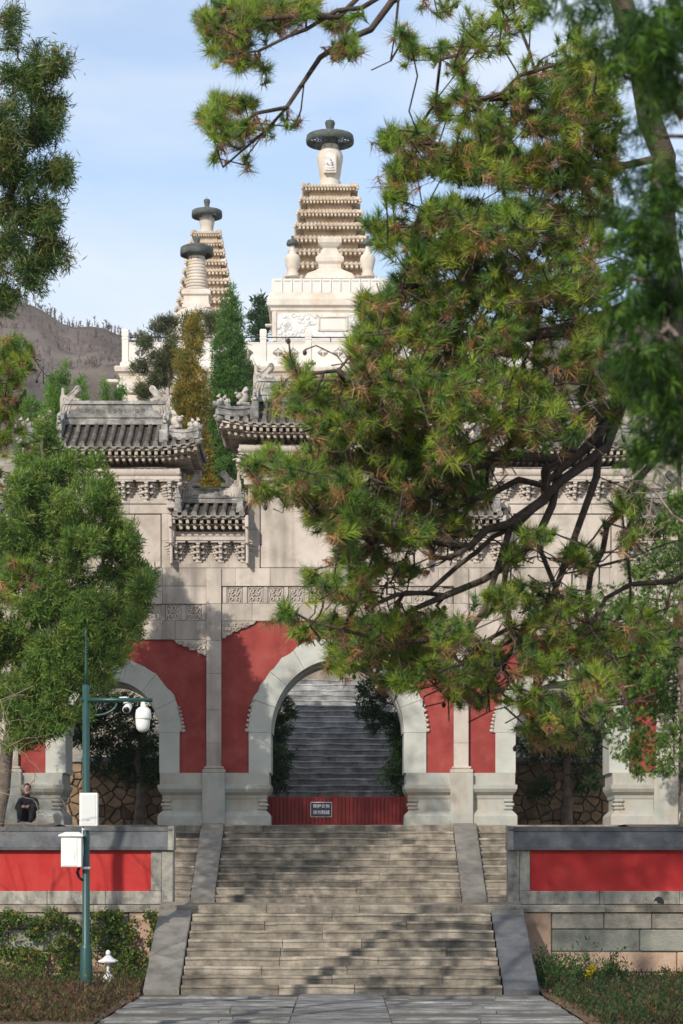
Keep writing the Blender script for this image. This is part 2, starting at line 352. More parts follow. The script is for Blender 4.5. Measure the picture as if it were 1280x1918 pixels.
for i in range(len(xs)-1): slab(xs[i]+.004, xs[i+1]-.004, Y1-TR, Y1+.36, ZL-.15, ZL+.004, .02, .008).build('landing_stone', M['step'], lnd)
uf = thing('stone_stairs', 'upper flight of eleven stone steps climbing to the arched gate', 'stairs', (0, Y2, ZL))
CHL, CHR = (-3.17, -2.66), (2.53, 3.05)
for i in range(11):
    segs = [(-2.65, 2.52, 1.2, 2.6), (-6.2, -3.18, 1.4, 2.2), (3.06, 6.2, 1.4, 2.2)]
    for a, b, lo, hi in segs:
        xs = row_split(a, b, lo, hi)
        for k in range(len(xs)-1):
            if i < 10: slab(xs[k]+.004, xs[k+1]-.004, Y2+i*TR+random.uniform(-.01,.01), Y2+(i+1)*TR+.05, ZL+i*R2-.02, ZL+(i+1)*R2+random.uniform(-.004,.004), .022, .018, nose=.016).build('step_stone', M['step'], uf)
cheek(*CHL, Y2-.02, ZL+.02, Y3, ZT-.02, uf, [M['cheek']]*3, (.42, .60)); cheek(*CHR, Y2-.02, ZL+.02, Y3, ZT-.02, uf, [M['cheek']]*2, (.52,))
ter = struct(MB().box(-22, 22, Y3+.36, 56.0, 1.0, ZT-.006), 'terrace', M['step'])
xs = row_split(-12, 12, 1.4, 2.4)
for i in range(len(xs)-1): slab(xs[i]+.004, xs[i+1]-.004, Y3, Y3+.40, ZT-R2, ZT, .02, .006).build('terrace_edge_stone', M['step'], ter)
for s in (-1, 1): struct(MB().add([(s*6.25,44.45,2.82),(s*24,44.45,2.82),(s*24,49.6,ZT-.015),(s*6.25,49.6,ZT-.015),(s*24,Y3+.3,ZT-.015),(s*6.25,Y3+.3,ZT-.015),(s*6.25,44.45,1.0),(s*24,44.45,1.0)], [(0,1,2,3),(3,2,4,5),(6,7,1,0)]), 'side_terrace', M['soil'])

# ------------------------------------------------------------------ parapet walls on the retaining walls
def parapet(sx, label):
    yf = 43.12
    xe, xi, xo = (X(325,yf), X(283,yf), -12.0) if sx < 0 else (X(952,yf), X(993,yf), 12.0)
    z0, zr, zc, zt = ZL+.004, 1.76, 2.55, 3.0
    w = thing('parapet_wall', label, 'wall', (xe, yf, ZL))
    lo, hi = min(xe, xo), max(xe, xo)
    MB().box(min(xi,xo), max(xi,xo), yf+.02, yf+.42, zr, zc).build('red_panel', M['redwall'], w)
    a, b = min(xe,xi), max(xe,xi); m = xe + (xi-xe)*.52
    MB().cbox(min(xe,m)+.002, max(xe,m)-.002, yf-.035, yf+.47, z0+.01, zc-.003, .012).build('end_post', M['frame'], w)
    MB().cbox(min(m,xi)+.002, max(m,xi)-.002, yf-.012, yf+.44, zr+.003, zc-.003, .01).build('end_post', M['frame'], w)
    xs = row_split(min(m,xo), max(m,xo), .8, 1.7)
    for i in range(len(xs)-1): MB().cbox(xs[i]+.003, xs[i+1]-.003, yf-.02, yf+.44, z0, zr, .012).build('base_stone', M['frame'], w)
    # coping: sloped body, drip course and cap
    a = xe + (.04 if sx < 0 else -.04)*-1
    c0, c1 = (xo, xe-.02) if sx < 0 else (xe+.02, xo)
    MB().rects([(c0,c1,yf-.10,yf+.54,zc+.0),(c0,c1,yf-.10,yf+.54,zc+.055),(c0,c1,yf-.075,yf+.515,zc+.06),(c0,c1,yf+.02,yf+.42,zc+.36),(c0,c1,yf+.0,yf+.44,zc+.365),(c0,c1,yf+.0,yf+.44,zt)]).build('coping', M['coping'], w)
    e0, e1 = (xe-.10, xe+.012) if sx < 0 else (xe-.012, xe+.10)
    MB().rects([(e0,e1,yf-.11,yf+.55,zc-.001),(e0,e1,yf-.11,yf+.55,zc+.06),(e0,e1,yf+.005,yf+.435,zc+.375),(e0,e1,yf-.01,yf+.45,zt+.012)]).build('end_cap', M['frame'], w)
    if sx > 0:
        hx = X(1234, yf); pts = [(hx+.17*math.cos(t), 1.53+.13*math.sin(t)) for t in np.linspace(0, math.pi, 14)]
        MB().prism([(hx-.30,1.512),(hx+.26,1.512),(hx+.26,1.752),(hx-.30,1.752)], yf-.026, yf+.02, .01).build('drain_block', M['frame'], w)
        arc = [(hx+.10*math.cos(t), 1.535+.12*math.sin(t)) for t in np.linspace(-.15, math.pi*.9, 16)]
        arc2 = [(hx+.10*math.cos(t)*.3-.06, 1.535+.04*math.sin(t)) for t in np.linspace(math.pi*.9, -.15, 8)]
        MB().prism([(p[0]*1, p[1]) for p in arc] + arc2, yf-.031, yf-.02).build('drain_hole', M['black'], w)
    return w
parapet(-1, 'long parapet with bright red panel behind the green camera pole'); parapet(1, 'long parapet with dark red panel and round drain hole at its foot')
# retaining walls
def retaining(sx, label):
    yf = 43.0; xa, xb = (-12.0, -3.46) if sx < 0 else (3.45, 12.0)
    w = thing('retaining_wall', label, 'wall', (xa if sx > 0 else xb, yf, 0))
    MB().box(xa, xb, yf+.03, yf+1.4, -.05, 1.36).build('core', M['mortar'], w)
    xs = row_split(xa, xb, 1.1, 2.3)
    for i in range(len(xs)-1): slab(xs[i]+.004, xs[i+1]-.004, yf-.07, yf+1.3, 1.36, ZL-.004, .016, .008).build('cap_stone', M['step'] if i%2 else M['grey'], w)
    e0, e1 = (xa+.0, xa+.58) if sx > 0 else (xb-.62, xb)
    MB().cbox(e0+.01, e1-.01, yf-.03, yf+.2, -.05, 1.35, .02).build('end_stone', M['pink'], w)
    f0, f1 = (e1, xb) if sx > 0 else (xa, e0)
    for z0, z1, mt, lo, hi in ((1.03,1.355,'grey',.75,1.2),(.60,1.025,'green',.9,1.7),(.20,.595,'pink',.9,1.3),(-.05,.195,'pink',.7,1.2)):
        xs = row_split(f0, f1, lo, hi)
        for i in range(len(xs)-1):
            MB().cbox(xs[i]+.007, xs[i+1]-.007, yf+random.uniform(-.025,.015), yf+.3, z0+.006, z1-.006, .016).build('wall_block', M[mt], w)
    return w
retaining(-1, 'ivy-grown stone retaining wall behind the camera pole'); retaining(1, 'coursed grey, green and pink block retaining wall')

# ------------------------------------------------------------------ the three-arched gate
UC = 632.5
def gx(u): return X(u, YG)
def gz(v): return Z(v, YG)
XM = gx(UC); TG = 1.3
GATE = thing('stone_gate', 'pale stone gateway with three arches, faded red plaster and tiled roofs', 'gate', (XM, YG, ZT))
def mir(u): return 2*UC - u
def both(u0, u1): return [(u0, u1), (mir(u1), mir(u0))]
def ash(u0, u1, v0, v1, front=0.0, n=1, mat_='gate_stone', back=.35, name='stone_block', jit=.25, c=.006):
    xs = [gx(u0) + (gx(u1)-gx(u0))*i/n for i in range(n+1)]
    for i in range(1, n): xs[i] += random.uniform(-jit, jit)*(xs[1]-xs[0])
    for i in range(n): MB().cbox(xs[i]+.002, xs[i+1]-.002, YG+front+random.uniform(0,.004), YG+back, gz(v1)+.002, gz(v0)-.002, c).build(name, M[mat_], GATE)
def ell(cx, zs, a, b, t): return (cx + a*math.cos(t), zs + b*math.sin(t))
BAYS = [(35, 387, 211, 87.5, 97, 38, 42, 1198), (415, 850, 632.5, 124.5, 137, 42, 42, 1163), (878, 1230, 1054, 87.5, 97, 38, 42, 1198)]
ZSP, ZJB = gz(1372), gz(1448)
px = YG/F
for (ua, ub, uc, a, b, jw, rt, vt) in BAYS:
    cx = gx(uc); A, B = (a+rt*.5)*px, (b+rt*.5)*px; xa, xb, zt = gx(ua), gx(ub), gz(vt)
    yf, yb = YG+.06, YG+TG
    mb = MB()                                                   # red plaster wall with the arched hole
    xs = [xa] + [cx + A*math.cos(t) for t in np.linspace(math.pi, 0, 33)] + [xb]
    lo = [ZJB] + [ZSP + B*math.sin(t) for t in np.linspace(math.pi, 0, 33)] + [ZJB]
    vs, fs = [], []
    def quad(x0, x1, l0, l1):
        k = len(vs)
        vs.extend([(x0,yf,l0),(x1,yf,l1),(x1,yf,zt),(x0,yf,zt),(x0,yb,l0),(x1,yb,l1),(x1,yb,zt),(x0,yb,zt)])
        fs.extend([(k,k+1,k+2,k+3),(k+7,k+6,k+5,k+4)])
    quad(xa, cx-A, ZJB, ZJB); quad(cx+A, xb, ZJB, ZJB)
    for i in range(1, 33): quad(xs[i], xs[i+1], lo[i], lo[i+1])
    mb.add(vs, fs).build('red_plaster', M['red'], GATE)
    nV = 9 if a > 100 else 7                                      # arch ring, stone by stone
    sd = random.random()*30
    def ring(t0, t1, ai, bi, ao, bo, y0, y1, mt, name, rough_=0.0):
        n = 7; vs, fs = [], []
        for i in range(n+1):
            t = t0 + (t1-t0)*i/n
            j = rough_*noise.noise((t*9, sd, 0)) + rough_*.6*noise.noise((t*31, sd, 4))
            p, q = ell(cx, ZSP, ai, bi, t), ell(cx, ZSP, ao+j, bo+j, t)
            vs += [(p[0],y0,p[1]),(q[0],y0,q[1]),(q[0],y1,q[1]),(p[0],y1,p[1])]
        for i in range(n):
            for k in range(4): fs.append((i*4+k, i*4+(k+1)%4, (i+1)*4+(k+1)%4, (i+1)*4+k))
        fs.append((3,2,1,0)); fs.append((n*4,n*4+1,n*4+2,n*4+3))
        MB().add(vs, [f[::-1] for f in fs]).build(name, mt, GATE)
    for i in range(nV):
        e = .0022
        ring(math.pi*i/nV+e, math.pi*(i+1)/nV-e, a*px, b*px, (a+rt)*px, (b+rt)*px, YG+.012+random.uniform(0,.005), YG+.42, M['jamb'], 'arch_stone', .05)
        ring(math.pi*i/nV+e, math.pi*(i+1)/nV-e, (a-2.5)*px, (b-6)*px, (a+rt)*px, (b+rt)*px, YG+.45, YG+TG, M['jamb'], 'soffit_stone')
    for s in (-1, 1):                                           # jambs and springing scrolls
        x0, x1 = sorted((cx+s*a*px, cx+s*(a+jw)*px))
        MB().cbox(x0, x1, YG+.005, YG+TG, ZJB, ZSP-.003, .008).build('jamb', M['jamb'], GATE)
        mb = MB(); 
        for k in range(7):
            t = .02 + k*.052; p = ell(cx, ZSP, (a+rt)*px, (b+rt)*px, t); rr = .05*(1-.09*k)
            mb.blob((cx+s*(p[0]-cx)+s*rr*.7, YG+.035, p[1]+.01), (rr*1.1, .04, rr*.9), 0, 8, 6)
            mb.tube([(cx+s*(p[0]-cx)+s*(rr*.5+.05*math.cos(q)*(1-q/9)), YG+.012, p[1]+.045*math.sin(q)*(1-q/9)) for q in np.linspace(0,6,10)], .009, 4)
        mb.build('carved_scroll', M['gate_stone'], GATE)
# piers: swept dado mouldings
PROF = [(1545.9,.0,.22),(1529,.0,.22),(1525,.025,.20),(1519,.10,.10),(1517,.125,.05),(1497,.125,.05),(1496,.10,.07),(1490,.09,.09),(1484,.04,.19),(1478,.006,.235),(1472,.0,.24),(1470.5,.0,.24),(1470,.045,.14),(1448.2,.045,.14)]
for (ul, ur, wl, wr) in ((-12, 122, 0, 1), (297, 508, 1, 1), (757, 968, 1, 1), (1143, 1277, 1, 0)):
    MB().rects([(gx(ul)+(e if wl else 0), gx(ur)-(e if wr else 0), YG-p, YG+TG+p*.6, gz(v)) for v, e, p in PROF]).build('dado', M['dado'], GATE)
    for s, w, u in ((1, wl, ul), (-1, wr, ur)):
        if not w: continue
        for k, v in enumerate((1500, 1507.5, 1514)):
            x = gx(u) + s*(.085 + .028*(k != 1)); MB().cbox(*sorted((x-s*.03, x+s*.20)), YG-.13+.02*(k!=1), YG+.3, gz(v+3.2), gz(v-3.2), .028).build('waist_roll', M['dado'], GATE)
# pilasters
for u0, u1 in both(387, 415) + both(5, 35):
    vs_ = [1064.5, 1131, 1200, 1262, 1330, 1392, 1436]
    for i in range(6): ash(u0, u1, vs_[i], vs_[i+1], -.05, 1, 'gate_stone', .3, 'pilaster_stone')
    ash(u0-7, u1+8, 1441, 1448.5, -.20, 1, 'gate_stone', .3, 'pilaster_foot', c=.012); ash(u0-4, u1+5, 1435.5, 1441, -.15, 1, 'gate_stone', .3, 'pilaster_foot', c=.02)
    ash(u0-7, u1+8, 1448.5, 1546, -.26, 1, 'dado', .3, 'pilaster_base', c=.012)
# core behind the facing
def corebox(u0, u1, v0, v1, f=.10): MB().box(gx(u0), gx(u1), YG+f, YG+TG, gz(v1), gz(v0)).build('wall_core', M['gate_stone'], GATE)
corebox(-12, 1277, 1060, 1162.5)
for u0, u1 in both(-12, 414): corebox(u0, u1, 1162.5, 1197.5)
for u0, u1 in both(-12, 35) + both(387, 415): corebox(u0, u1, 1197.5, 1448)
# friezes
def curl(mb, cx, cz, r, a0, turns, y, d=1, rad=.017):
    mb.tube([(cx + r*(1-.62*q)*math.cos(a0+d*q*turns*6.283), y, cz + r*(1-.62*q)*math.sin(a0+d*q*turns*6.283)) for q in np.linspace(0,1,13)], rad, 4)
mb = MB(); hw, hh = .155, .155
for a_, b_, c_, d_ in ((-hw-.015,-hw,-hh,hh),(hw,hw+.015,-hh,hh),(-hw,hw,hh,hh+.015),(-hw,hw,-hh-.015,-hh)): mb.box(a_, b_, -.022, .0, c_, d_)
for s in (-1, 1):
    curl(mb, s*.075, -.085, .062, -math.pi/2, .95, -.016, s); curl(mb, s*.085, .085, .055, math.pi/2, .9, -.016, s); curl(mb, s*.045, .02, .045, math.pi*.5, .7, -.016, -s, .014)
    mb.tube([(s*.135, -.012, -.10), (s*.145, -.012, 0), (s*.135, -.012, .06)], .013, 4)
mb.tube([(-.03,-.014,.11),(0,-.014,.135),(.03,-.014,.11)], .015, 4); mb.tube([(-.05,-.014,-.02),(0,-.014,.03),(.05,-.014,-.02)], .015, 4)
PANEL = mb.mesh('carved_panel', M['bracket'])
def frieze(cs, v0, v1, ua, ub):
    ash(ua, ub, v0, v1, .055, 1, 'gate_stone', .35, 'frieze_bed')
    vc = (v0+v1)/2
    for c in cs: inst(PANEL, 'carved_panel', GATE, (gx(c), YG+.055, gz(vc)), 0, (.98, 1, (v1-v0)*px/.36))
    for i in range(len(cs)+1):
        c = cs[0]-(cs[1]-cs[0])/2 + i*(cs[1]-cs[0]); ash(c-4.2, c+4.2, v0+.5, v1-.3, .018, 1, 'gate_stone', .1, 'frieze_divider')
frieze([440+38.5*k for k in range(11)], 1098.5, 1130, 415.5, 849.5)
frieze([59+38*k for k in range(9)], 1131.5, 1162, 35.5, 386.5); frieze([mir(59+38*k) for k in range(8,-1,-1)], 1131.5, 1162, 878.5, 1229.5)
ash(415, 850, 1130.2, 1163, 0, 6, name='lintel_stone')
for u0, u1 in both(35, 387): ash(u0, u1, 1162.2, 1198, 0, 5, name='lintel_stone'); ash(u0, u1, 1098, 1131.3, -.006, 5)
ash(-12, 1277, 1064, 1098, -.012, 20)
# carved spandrel brackets under the lintels
def spandrel(u, v, s, w=64, h=32):
    X0, Z0 = gx(u), gz(v); k = px
    pts = [(0,0),(w,0),(w-5,6),(w-12,8),(w-18,12),(w-27,14),(w-34,18),(w-43,20),(w-46,25),(w-56,28),(w-57,h),(0,h)]
    poly = [(X0 + s*a*k, Z0 - b*k) for a, b in pts]
    if s > 0: poly = poly[::-1]
    mb = MB().prism(poly, YG+.0, YG+.12, .008)
    for a, b, r in ((10,14,7),(24,10,7),(36,9,6),(47,6,4.5),(26,17,4),(8,5,4)):
        for d in (1, -1): curl(mb, X0+s*(a+d*r*.55)*k, Z0-b*k, r*.8*k, math.pi*.5, .9, YG-.012, d, .015)
    mb.build('carved_spandrel', M['gate_stone'], GATE)
spandrel(416, 1163.4, 1); spandrel(mir(416), 1163.4, -1); spandrel(386, 1198.4, -1, 60, 30); spandrel(mir(386), 1198.4, 1, 60, 30); spandrel(36, 1198.4, 1, 60, 30); spandrel(mir(36), 1198.4, -1, 60, 30)

# bracket set: three tiers that widen and step out
def bracket_mesh(sc=1.0):
    mb = MB(); s = sc
    def bb(x0,x1,y0,y1,z0,z1): mb.cbox(x0*s,x1*s,y0*s,y1*s,z0*s,z1*s,.012*s)
    bb(-.075,.075,-.07,.05,0,.085)
    for t in range(3):
        z = .085 + t*.125; out_ = .10 + t*.085
        bb(-.036,.036,-out_-.05,.05,z,z+.075)                       # nose
        bb(-.05,.05,-out_-.065,-out_+.03,z+.075,z+.122)
        for l in range(t+1):
            yy = -.085*(l)-.03; half_ = .135 + .058*(t-l)
            bb(-half_,half_,yy-.03,yy+.03,z+.012,z+.07)
            for sx in (-1, 1):
                bb(sx*half_-.042,sx*half_+.042,yy-.04,yy+.04,z+.066,z+.115)
                mb.blob((sx*(half_-.03)*s, (yy-.012)*s, (z+.022)*s), (.06*s,.03*s,.035*s), 0, 6, 4)
    bb(-.24,.24,-.33,-.26,.455,.49)
    return mb.mesh('bracket_set', M['bracket'])
BR1, BR2 = bracket_mesh(.98), bracket_mesh(.94)
def rafter_meshes():
    a = MB().cbox(-.036,.036,-.0,.55,-.045,.045,.006).mesh('square_rafter', M['rafter'])
    mb = MB(); n = 8; vs = [(.045*math.cos(2*math.pi*k/n), y, .045*math.sin(2*math.pi*k/n)) for y in (0,.6) for k in range(n)]
    mb.add(vs, [(k,(k+1)%n,n+(k+1)%n,n+k) for k in range(n)] + [tuple(range(n))[::-1]], False)
    return a, mb.mesh('round_rafter', M['rafter'])
RAF_SQ, RAF_RD = rafter_meshes()
n_ = 10
DRIP = MB().prism([(-.09,.03),(-.075,-.025),(-.04,-.062),(0,-.075),(.04,-.062),(.075,-.025),(.09,.03),(.05,.0),(0,-.012),(-.05,.0)], 0, .03, .006).mesh('drip_tile', M['tileend'])
def tile_row(pts, lat, r=.062):
    """half-round cover tiles along pts (eave first), lat = sideways unit vector"""
    mb = MB(); pts = [Vector(p) for p in pts]; lat = Vector(lat); vs, fs = [], []; n = 6
    fine = []
    for i in range(len(pts)-1):
        for q in (0, .93): fine.append((pts[i].lerp(pts[i+1], q), r*(1.0 if q == 0 else .93)))
    fine.append((pts[-1], r))
    d = (pts[1]-pts[0]).normalized(); up = lat.cross(d).normalized()
    if up.z < 0: up = -up
    for p, rr in fine:
        for k in range(n+1):
            t = math.pi*k/n; vs.append(p + lat*(rr*math.cos(t)) + up*(rr*math.sin(t)*1.05))
    for i in range(len(fine)-1):
        for k in range(n): fs.append((i*(n+1)+k, i*(n+1)+k+1, (i+1)*(n+1)+k+1, (i+1)*(n+1)+k))
    mb.add(vs, fs, True)
    # round tile end
    body = mb; mb = MB()
    c = pts[0] + up*.015; m = 12; e = -d*.012
    v2 = [c + e + lat*(r*1.06*math.cos(2*math.pi*k/m)) + up*(r*1.06*math.sin(2*math.pi*k/m)) for k in range(m)] + [c + d*.03 + lat*(r*1.06*math.cos(2*math.pi*k/m)) + up*(r*1.06*math.sin(2*math.pi*k/m)) for k in range(m)]
    v2 += [c + e*.4 + lat*(r*.72*math.cos(2*math.pi*k/m)) + up*(r*.72*math.sin(2*math.pi*k/m)) for k in range(m)]
    mb.add(v2, [(k,(k+1)%m,m+(k+1)%m,m+k) for k in range(m)] + [(k,(k+1)%m,2*m+(k+1)%m,2*m+k) for k in range(m)] + [tuple(2*m+k for k in range(m))])
    return body, mb
def lay_row(rf, pts, lat, r=.062):
    a, b = tile_row(pts, lat, r); a.build('tile_row', M['tile'], rf); b.build('tile_end', M['tileend'], rf)
def ribbon(mb, pts, w, h, flare=0.0):
    pts = [Vector(p) for p in pts]; vs, fs = [], []
    prof = [(-.5,0),(-.5,.22),(-.34,.30),(-.34,.62),(-.5,.70),(-.42,1.0),(.42,1.0),(.5,.70),(.34,.62),(.34,.30),(.5,.22),(.5,0)]; n = len(prof)
    for i, p in enumerate(pts):
        d = pts[min(i+1,len(pts)-1)] - pts[max(i-1,0)]; lat = Vector((-d.y, d.x, 0)).normalized()
        for a, b in prof: vs.append(p + lat*(a*w) + Vector((0,0,b*h)))
    for i in range(len(pts)-1):
        for k in range(n): fs.append((i*n+k, i*n+(k+1)%n, (i+1)*n+(k+1)%n, (i+1)*n+k))
    fs.append(tuple(range(n))); fs.append(tuple((len(pts)-1)*n+k for k in range(n))[::-1])
    return mb.add(vs, fs)
def chiwen_mesh(s=1.0):
    """ridge-end dragon: biting head below, tail rising and curling inward (+x)"""
    o = [(-.20,-.30),(.02,-.34),(.10,-.22),(.24,-.20),(.27,-.06),(.16,-.05),(.08,.02),(.18,.04),(.30,.02),(.34,.10),(.22,.13),(.20,.17),(.28,.26),(.34,.33),(.345,.40),(.31,.46),(.25,.47),(.195,.44),(.14,.36),(.04,.25),(-.04,.19),(-.12,.22),(-.20,.20),(-.22,.05)]
    mb = MB().prism([(a*s, b*s) for a, b in o], -.11*s, .11*s, .03*s)
    for yy in (-.115*s, .115*s):
        curl(mb, .27*s, .395*s, .055*s, .6, 1.5, yy, 1, .014*s)
        curl(mb, -.08*s, .10*s, .07*s, 0, 1.2, yy, -1, .014*s)
        mb.blob((.10*s, yy, .085*s), (.035*s,.025*s,.03*s)); mb.blob((.20*s, yy*.8, .07*s), (.06*s,.04*s,.03*s))
        for k in range(4): mb.tube([(-.18*s+.07*k*s, yy, -.28*s), (-.17*s+.08*k*s, yy, -.10*s), (-.10*s+.07*k*s, yy, -.02*s)], .015*s, 4)
        mb.tube([(-.02*s, yy, .17*s), (.12*s, yy, .29*s), (.22*s, yy, .40*s)], .016*s, 4)
    mb.cbox(-.19*s,-.10*s,-.06*s,.06*s,.20*s,.36*s,.02*s); mb.blob((-.145*s,0,.38*s),(.05*s,.05*s,.05*s))
    return mb.mesh('ridge_dragon', M['carve'])
CHW, CHWS = chiwen_mesh(.86), chiwen_mesh(.86)
def beast_mesh():
    mb = MB(); mb.blob((0,0,.07),(.055,.045,.08),.35); mb.blob((.045,0,.05),(.03,.04,.055),-.1); mb.blob((.05,0,.165),(.042,.035,.04)); mb.blob((.088,0,.155),(.025,.022,.02))
    for s in (-1,1): mb.blob((.035,s*.02,.205),(.012,.01,.025)); mb.tube([(.06,s*.025,.09),(.07,s*.027,0)],[.018,.016],5)
    mb.tube([(-.05,0,.03),(-.085,0,.09),(-.07,0,.15)],[.02,.022,.008],5); mb.cbox(-.07,.09,-.045,.045,-.02,.012,.005)
    return mb.mesh('ridge_beast', M['carve'])
BST = beast_mesh()
def big_beast_mesh():
    mb = MB(); mb.blob((0,0,.12),(.10,.07,.14),.5); mb.blob((.10,0,.16),(.09,.06,.065),-.3); mb.blob((-.03,0,.26),(.06,.045,.12),.5); mb.blob((.18,0,.20),(.045,.04,.03)); mb.cbox(-.12,.14,-.06,.06,-.02,.05,.015)
    for s in (-1,1): mb.blob((.10,s*.05,.20),(.025,.02,.02)); mb.tube([(.02,s*.03,.24),(-.06,s*.05,.30),(-.10,s*.05,.28)],[.02,.018,.006],5)
    return mb.mesh('hip_beast', M['carve'])
BBST = big_beast_mesh()

def big_roof(xc, wall, half, rh, ze, label=None):
    ye = YG-.68; yc = YG+TG/2; zr = ze+.74; U = .13
    def up(x): return U*max(0.0, (abs(x)-rh*.75)/(half-rh*.75))**2
    def zf(t): return ze - .03 + (zr-ze)*(.66*t+.34*t*t)
    def tmax(x): return 1.0 if abs(x) <= rh+1e-6 else .5*(1-(abs(x)-rh)/(half-rh))
    mb = MB(); NX = 44; NT = 6
    for sgn in (1, -1):                                             # front and back slope
        vs, fs = [], []
        for i in range(NX+1):
            x = -half + 2*half*i/NX; tm = max(tmax(x), .001)
            for j in range(NT+1):
                t = tm*j/NT; yy = ye + (yc-ye)*t; yy = yy if sgn > 0 else 2*yc-yy
                vs.append((xc+x, yy, zf(t)+up(x)*(1-t)))
        for i in range(NX):
            for j in range(NT): fs.append((i*(NT+1)+j, (i+1)*(NT+1)+j, (i+1)*(NT+1)+j+1, i*(NT+1)+j+1))
        mb.add(vs, fs if sgn > 0 else [f[::-1] for f in fs])
    for s in (-1, 1):                                               # side skirts and gables
        vs, fs = [], []
        for j in range(NT+1):
            q = j/NT; t = .5*q; x = half - (half-rh)*q; ya = ye + (yc-ye)*t
            for i in range(13):
                yy = ya + (2*yc-2*ya)*i/12; w = abs(i-6)/6
                vs.append((xc+s*x, yy, zf(t)+up(half)*(1-q)*w**3))
        for j in range(NT):
            for i in range(12): fs.append((j*13+i, j*13+i+1, (j+1)*13+i+1, (j+1)*13+i))
        mb.add(vs, fs if s > 0 else [f[::-1] for f in fs])
        ya = ye + (yc-ye)*.5; mb.add([(xc+s*rh, ya, zf(.5)), (xc+s*rh, yc, zr+.0), (xc+s*rh, 2*yc-ya, zf(.5))], [(0,1,2)])
    rf = mb.build('roof', M['tilebed'], GATE)
    # cover tiles, drip tiles
    p = .2075; nrow = int(half/p)
    shared = None
    for k in range(-nrow, nrow+1):
        x = k*p; tm = tmax(x)
        if tm < .06: continue
        nn = 6 if tm == 1 else 3
        pts = [(xc+x, ye-.03+(yc-ye)*tm*i/nn, zf(tm*i/nn)+up(x)*(1-tm*i/nn)+.015) for i in range(nn+1)]
        lay_row(rf, pts, (1,0,0))
        if k < nrow: inst(DRIP, 'drip_tile', rf, (xc+x+p/2, ye-.035, ze-.035+up(x+p/2)))
    ny = int((yc-ye)/p)
    for s in (-1, 1):
        for k in range(-ny, ny+1):
            w = abs(k)/max(ny,1); yy = yc+k*p
            q1 = min(1.0, max(.12, (1-abs(yy-yc)/(yc-ye))*2)) 
            pts = [(xc+s*(half+.03-(half-rh)*q1*i/3), yy, zf(.5*q1*i/3)+up(half)*(1-q1*i/3)*w**3+.015) for i in range(4)]
            lay_row(rf, pts, (0,1,0))
    # rafters in two rows, front and sides
    def rafs(me, pitch, off, dz):
        h = half-.08-off; n = int(2*h/pitch)
        for i in range(n+1):
            x = -h + 2*h*i/n; fan = 0 if abs(x) < wall else math.copysign(min(.5, (abs(x)-wall)*.9), x)
            inst(me, me.name, rf, (xc+x, ye+.05+off, ze+dz+up(x)*.95), fan)
        m = int((2*(yc-ye)-.3-2*off)/pitch)
        for s in (-1, 1):
            for i in range(m+1):
                yy = ye+.15+off + (2*(yc-ye)-.3-2*off)*i/m; w = abs(yy-yc)/(yc-ye)
                inst(me, me.name, rf, (xc+s*(half-.05-off), yy, ze+dz+up(half)*.95*w**3), s*math.pi/2)
    rafs(RAF_SQ, .148, 0.0, -.175); rafs(RAF_RD, .148, .17, -.29)
    mb = MB()                                                       # eave board and soffit
    for i in range(NX):
        x0, x1 = -half+.03+2*(half-.03)*i/NX, -half+.03+2*(half-.03)*(i+1)/NX
        a, b = up(x0), up(x1)
        for (y0_, y1_, z0_, z1_) in ((ye+.02, ye+.9, -.125, -.085), (ye+.17, ye+.9, -.245, -.215)):
            mb.add([(xc+x0,y0_,ze+z0_+a),(xc+x1,y0_,ze+z0_+b),(xc+x1,y1_,ze+z0_+b*.6),(xc+x0,y1_,ze+z0_+a*.6),(xc+x0,y0_,ze+z1_+a),(xc+x1,y0_,ze+z1_+b),(xc+x1,y1_,ze+z1_+b*.6),(xc+x0,y1_,ze+z1_+a*.6)], [(0,1,5,4),(3,2,1,0),(4,5,6,7)])
    for s in (-1, 1): 
        for i in range(12):
            y0_, y1_ = ye+.05+2*(yc-ye-.05)*i/12, ye+.05+2*(yc-ye-.05)*(i+1)/12; a, b = [up(half)*(abs(q-yc)/(yc-ye))**3 for q in (y0_, y1_)]
            xo, xi_ = xc+s*(half-.02), xc+s*(wall+.1)
            mb.add([(xo,y0_,ze-.12+a),(xo,y1_,ze-.12+b),(xi_,y1_,ze-.2),(xi_,y0_,ze-.2),(xo,y0_,ze-.08+a),(xo,y1_,ze-.08+b)], [(0,1,2,3),(0,1,5,4)])
    mb.build('eave_board', M['rafter'], rf)
    # corner beams
    for s in (-1, 1):
        c = Vector((xc+s*half, ye, ze-.06+up(half))); d = Vector((-s*.62, .78, -.08))
        mb = MB(); mb.tube([c+d*-.02, c+d*.10, c+d*.3, c+d*.8], [.075,.095,.085,.08], 6); mb.blob(c+d*.02, (.09,.08,.075)); mb.blob(c+d*.0+Vector((s*.05,-.03,.04)), (.05,.05,.04))
        mb.tube([c+d*.25+Vector((0,0,-.15)), c+d*.9+Vector((0,0,-.15))], .08, 4)
        mb.build('corner_beam', M['frame'], rf)
    # main ridge, vertical ridges, hip ridges with figures
    mb = MB(); z0 = zr-.05
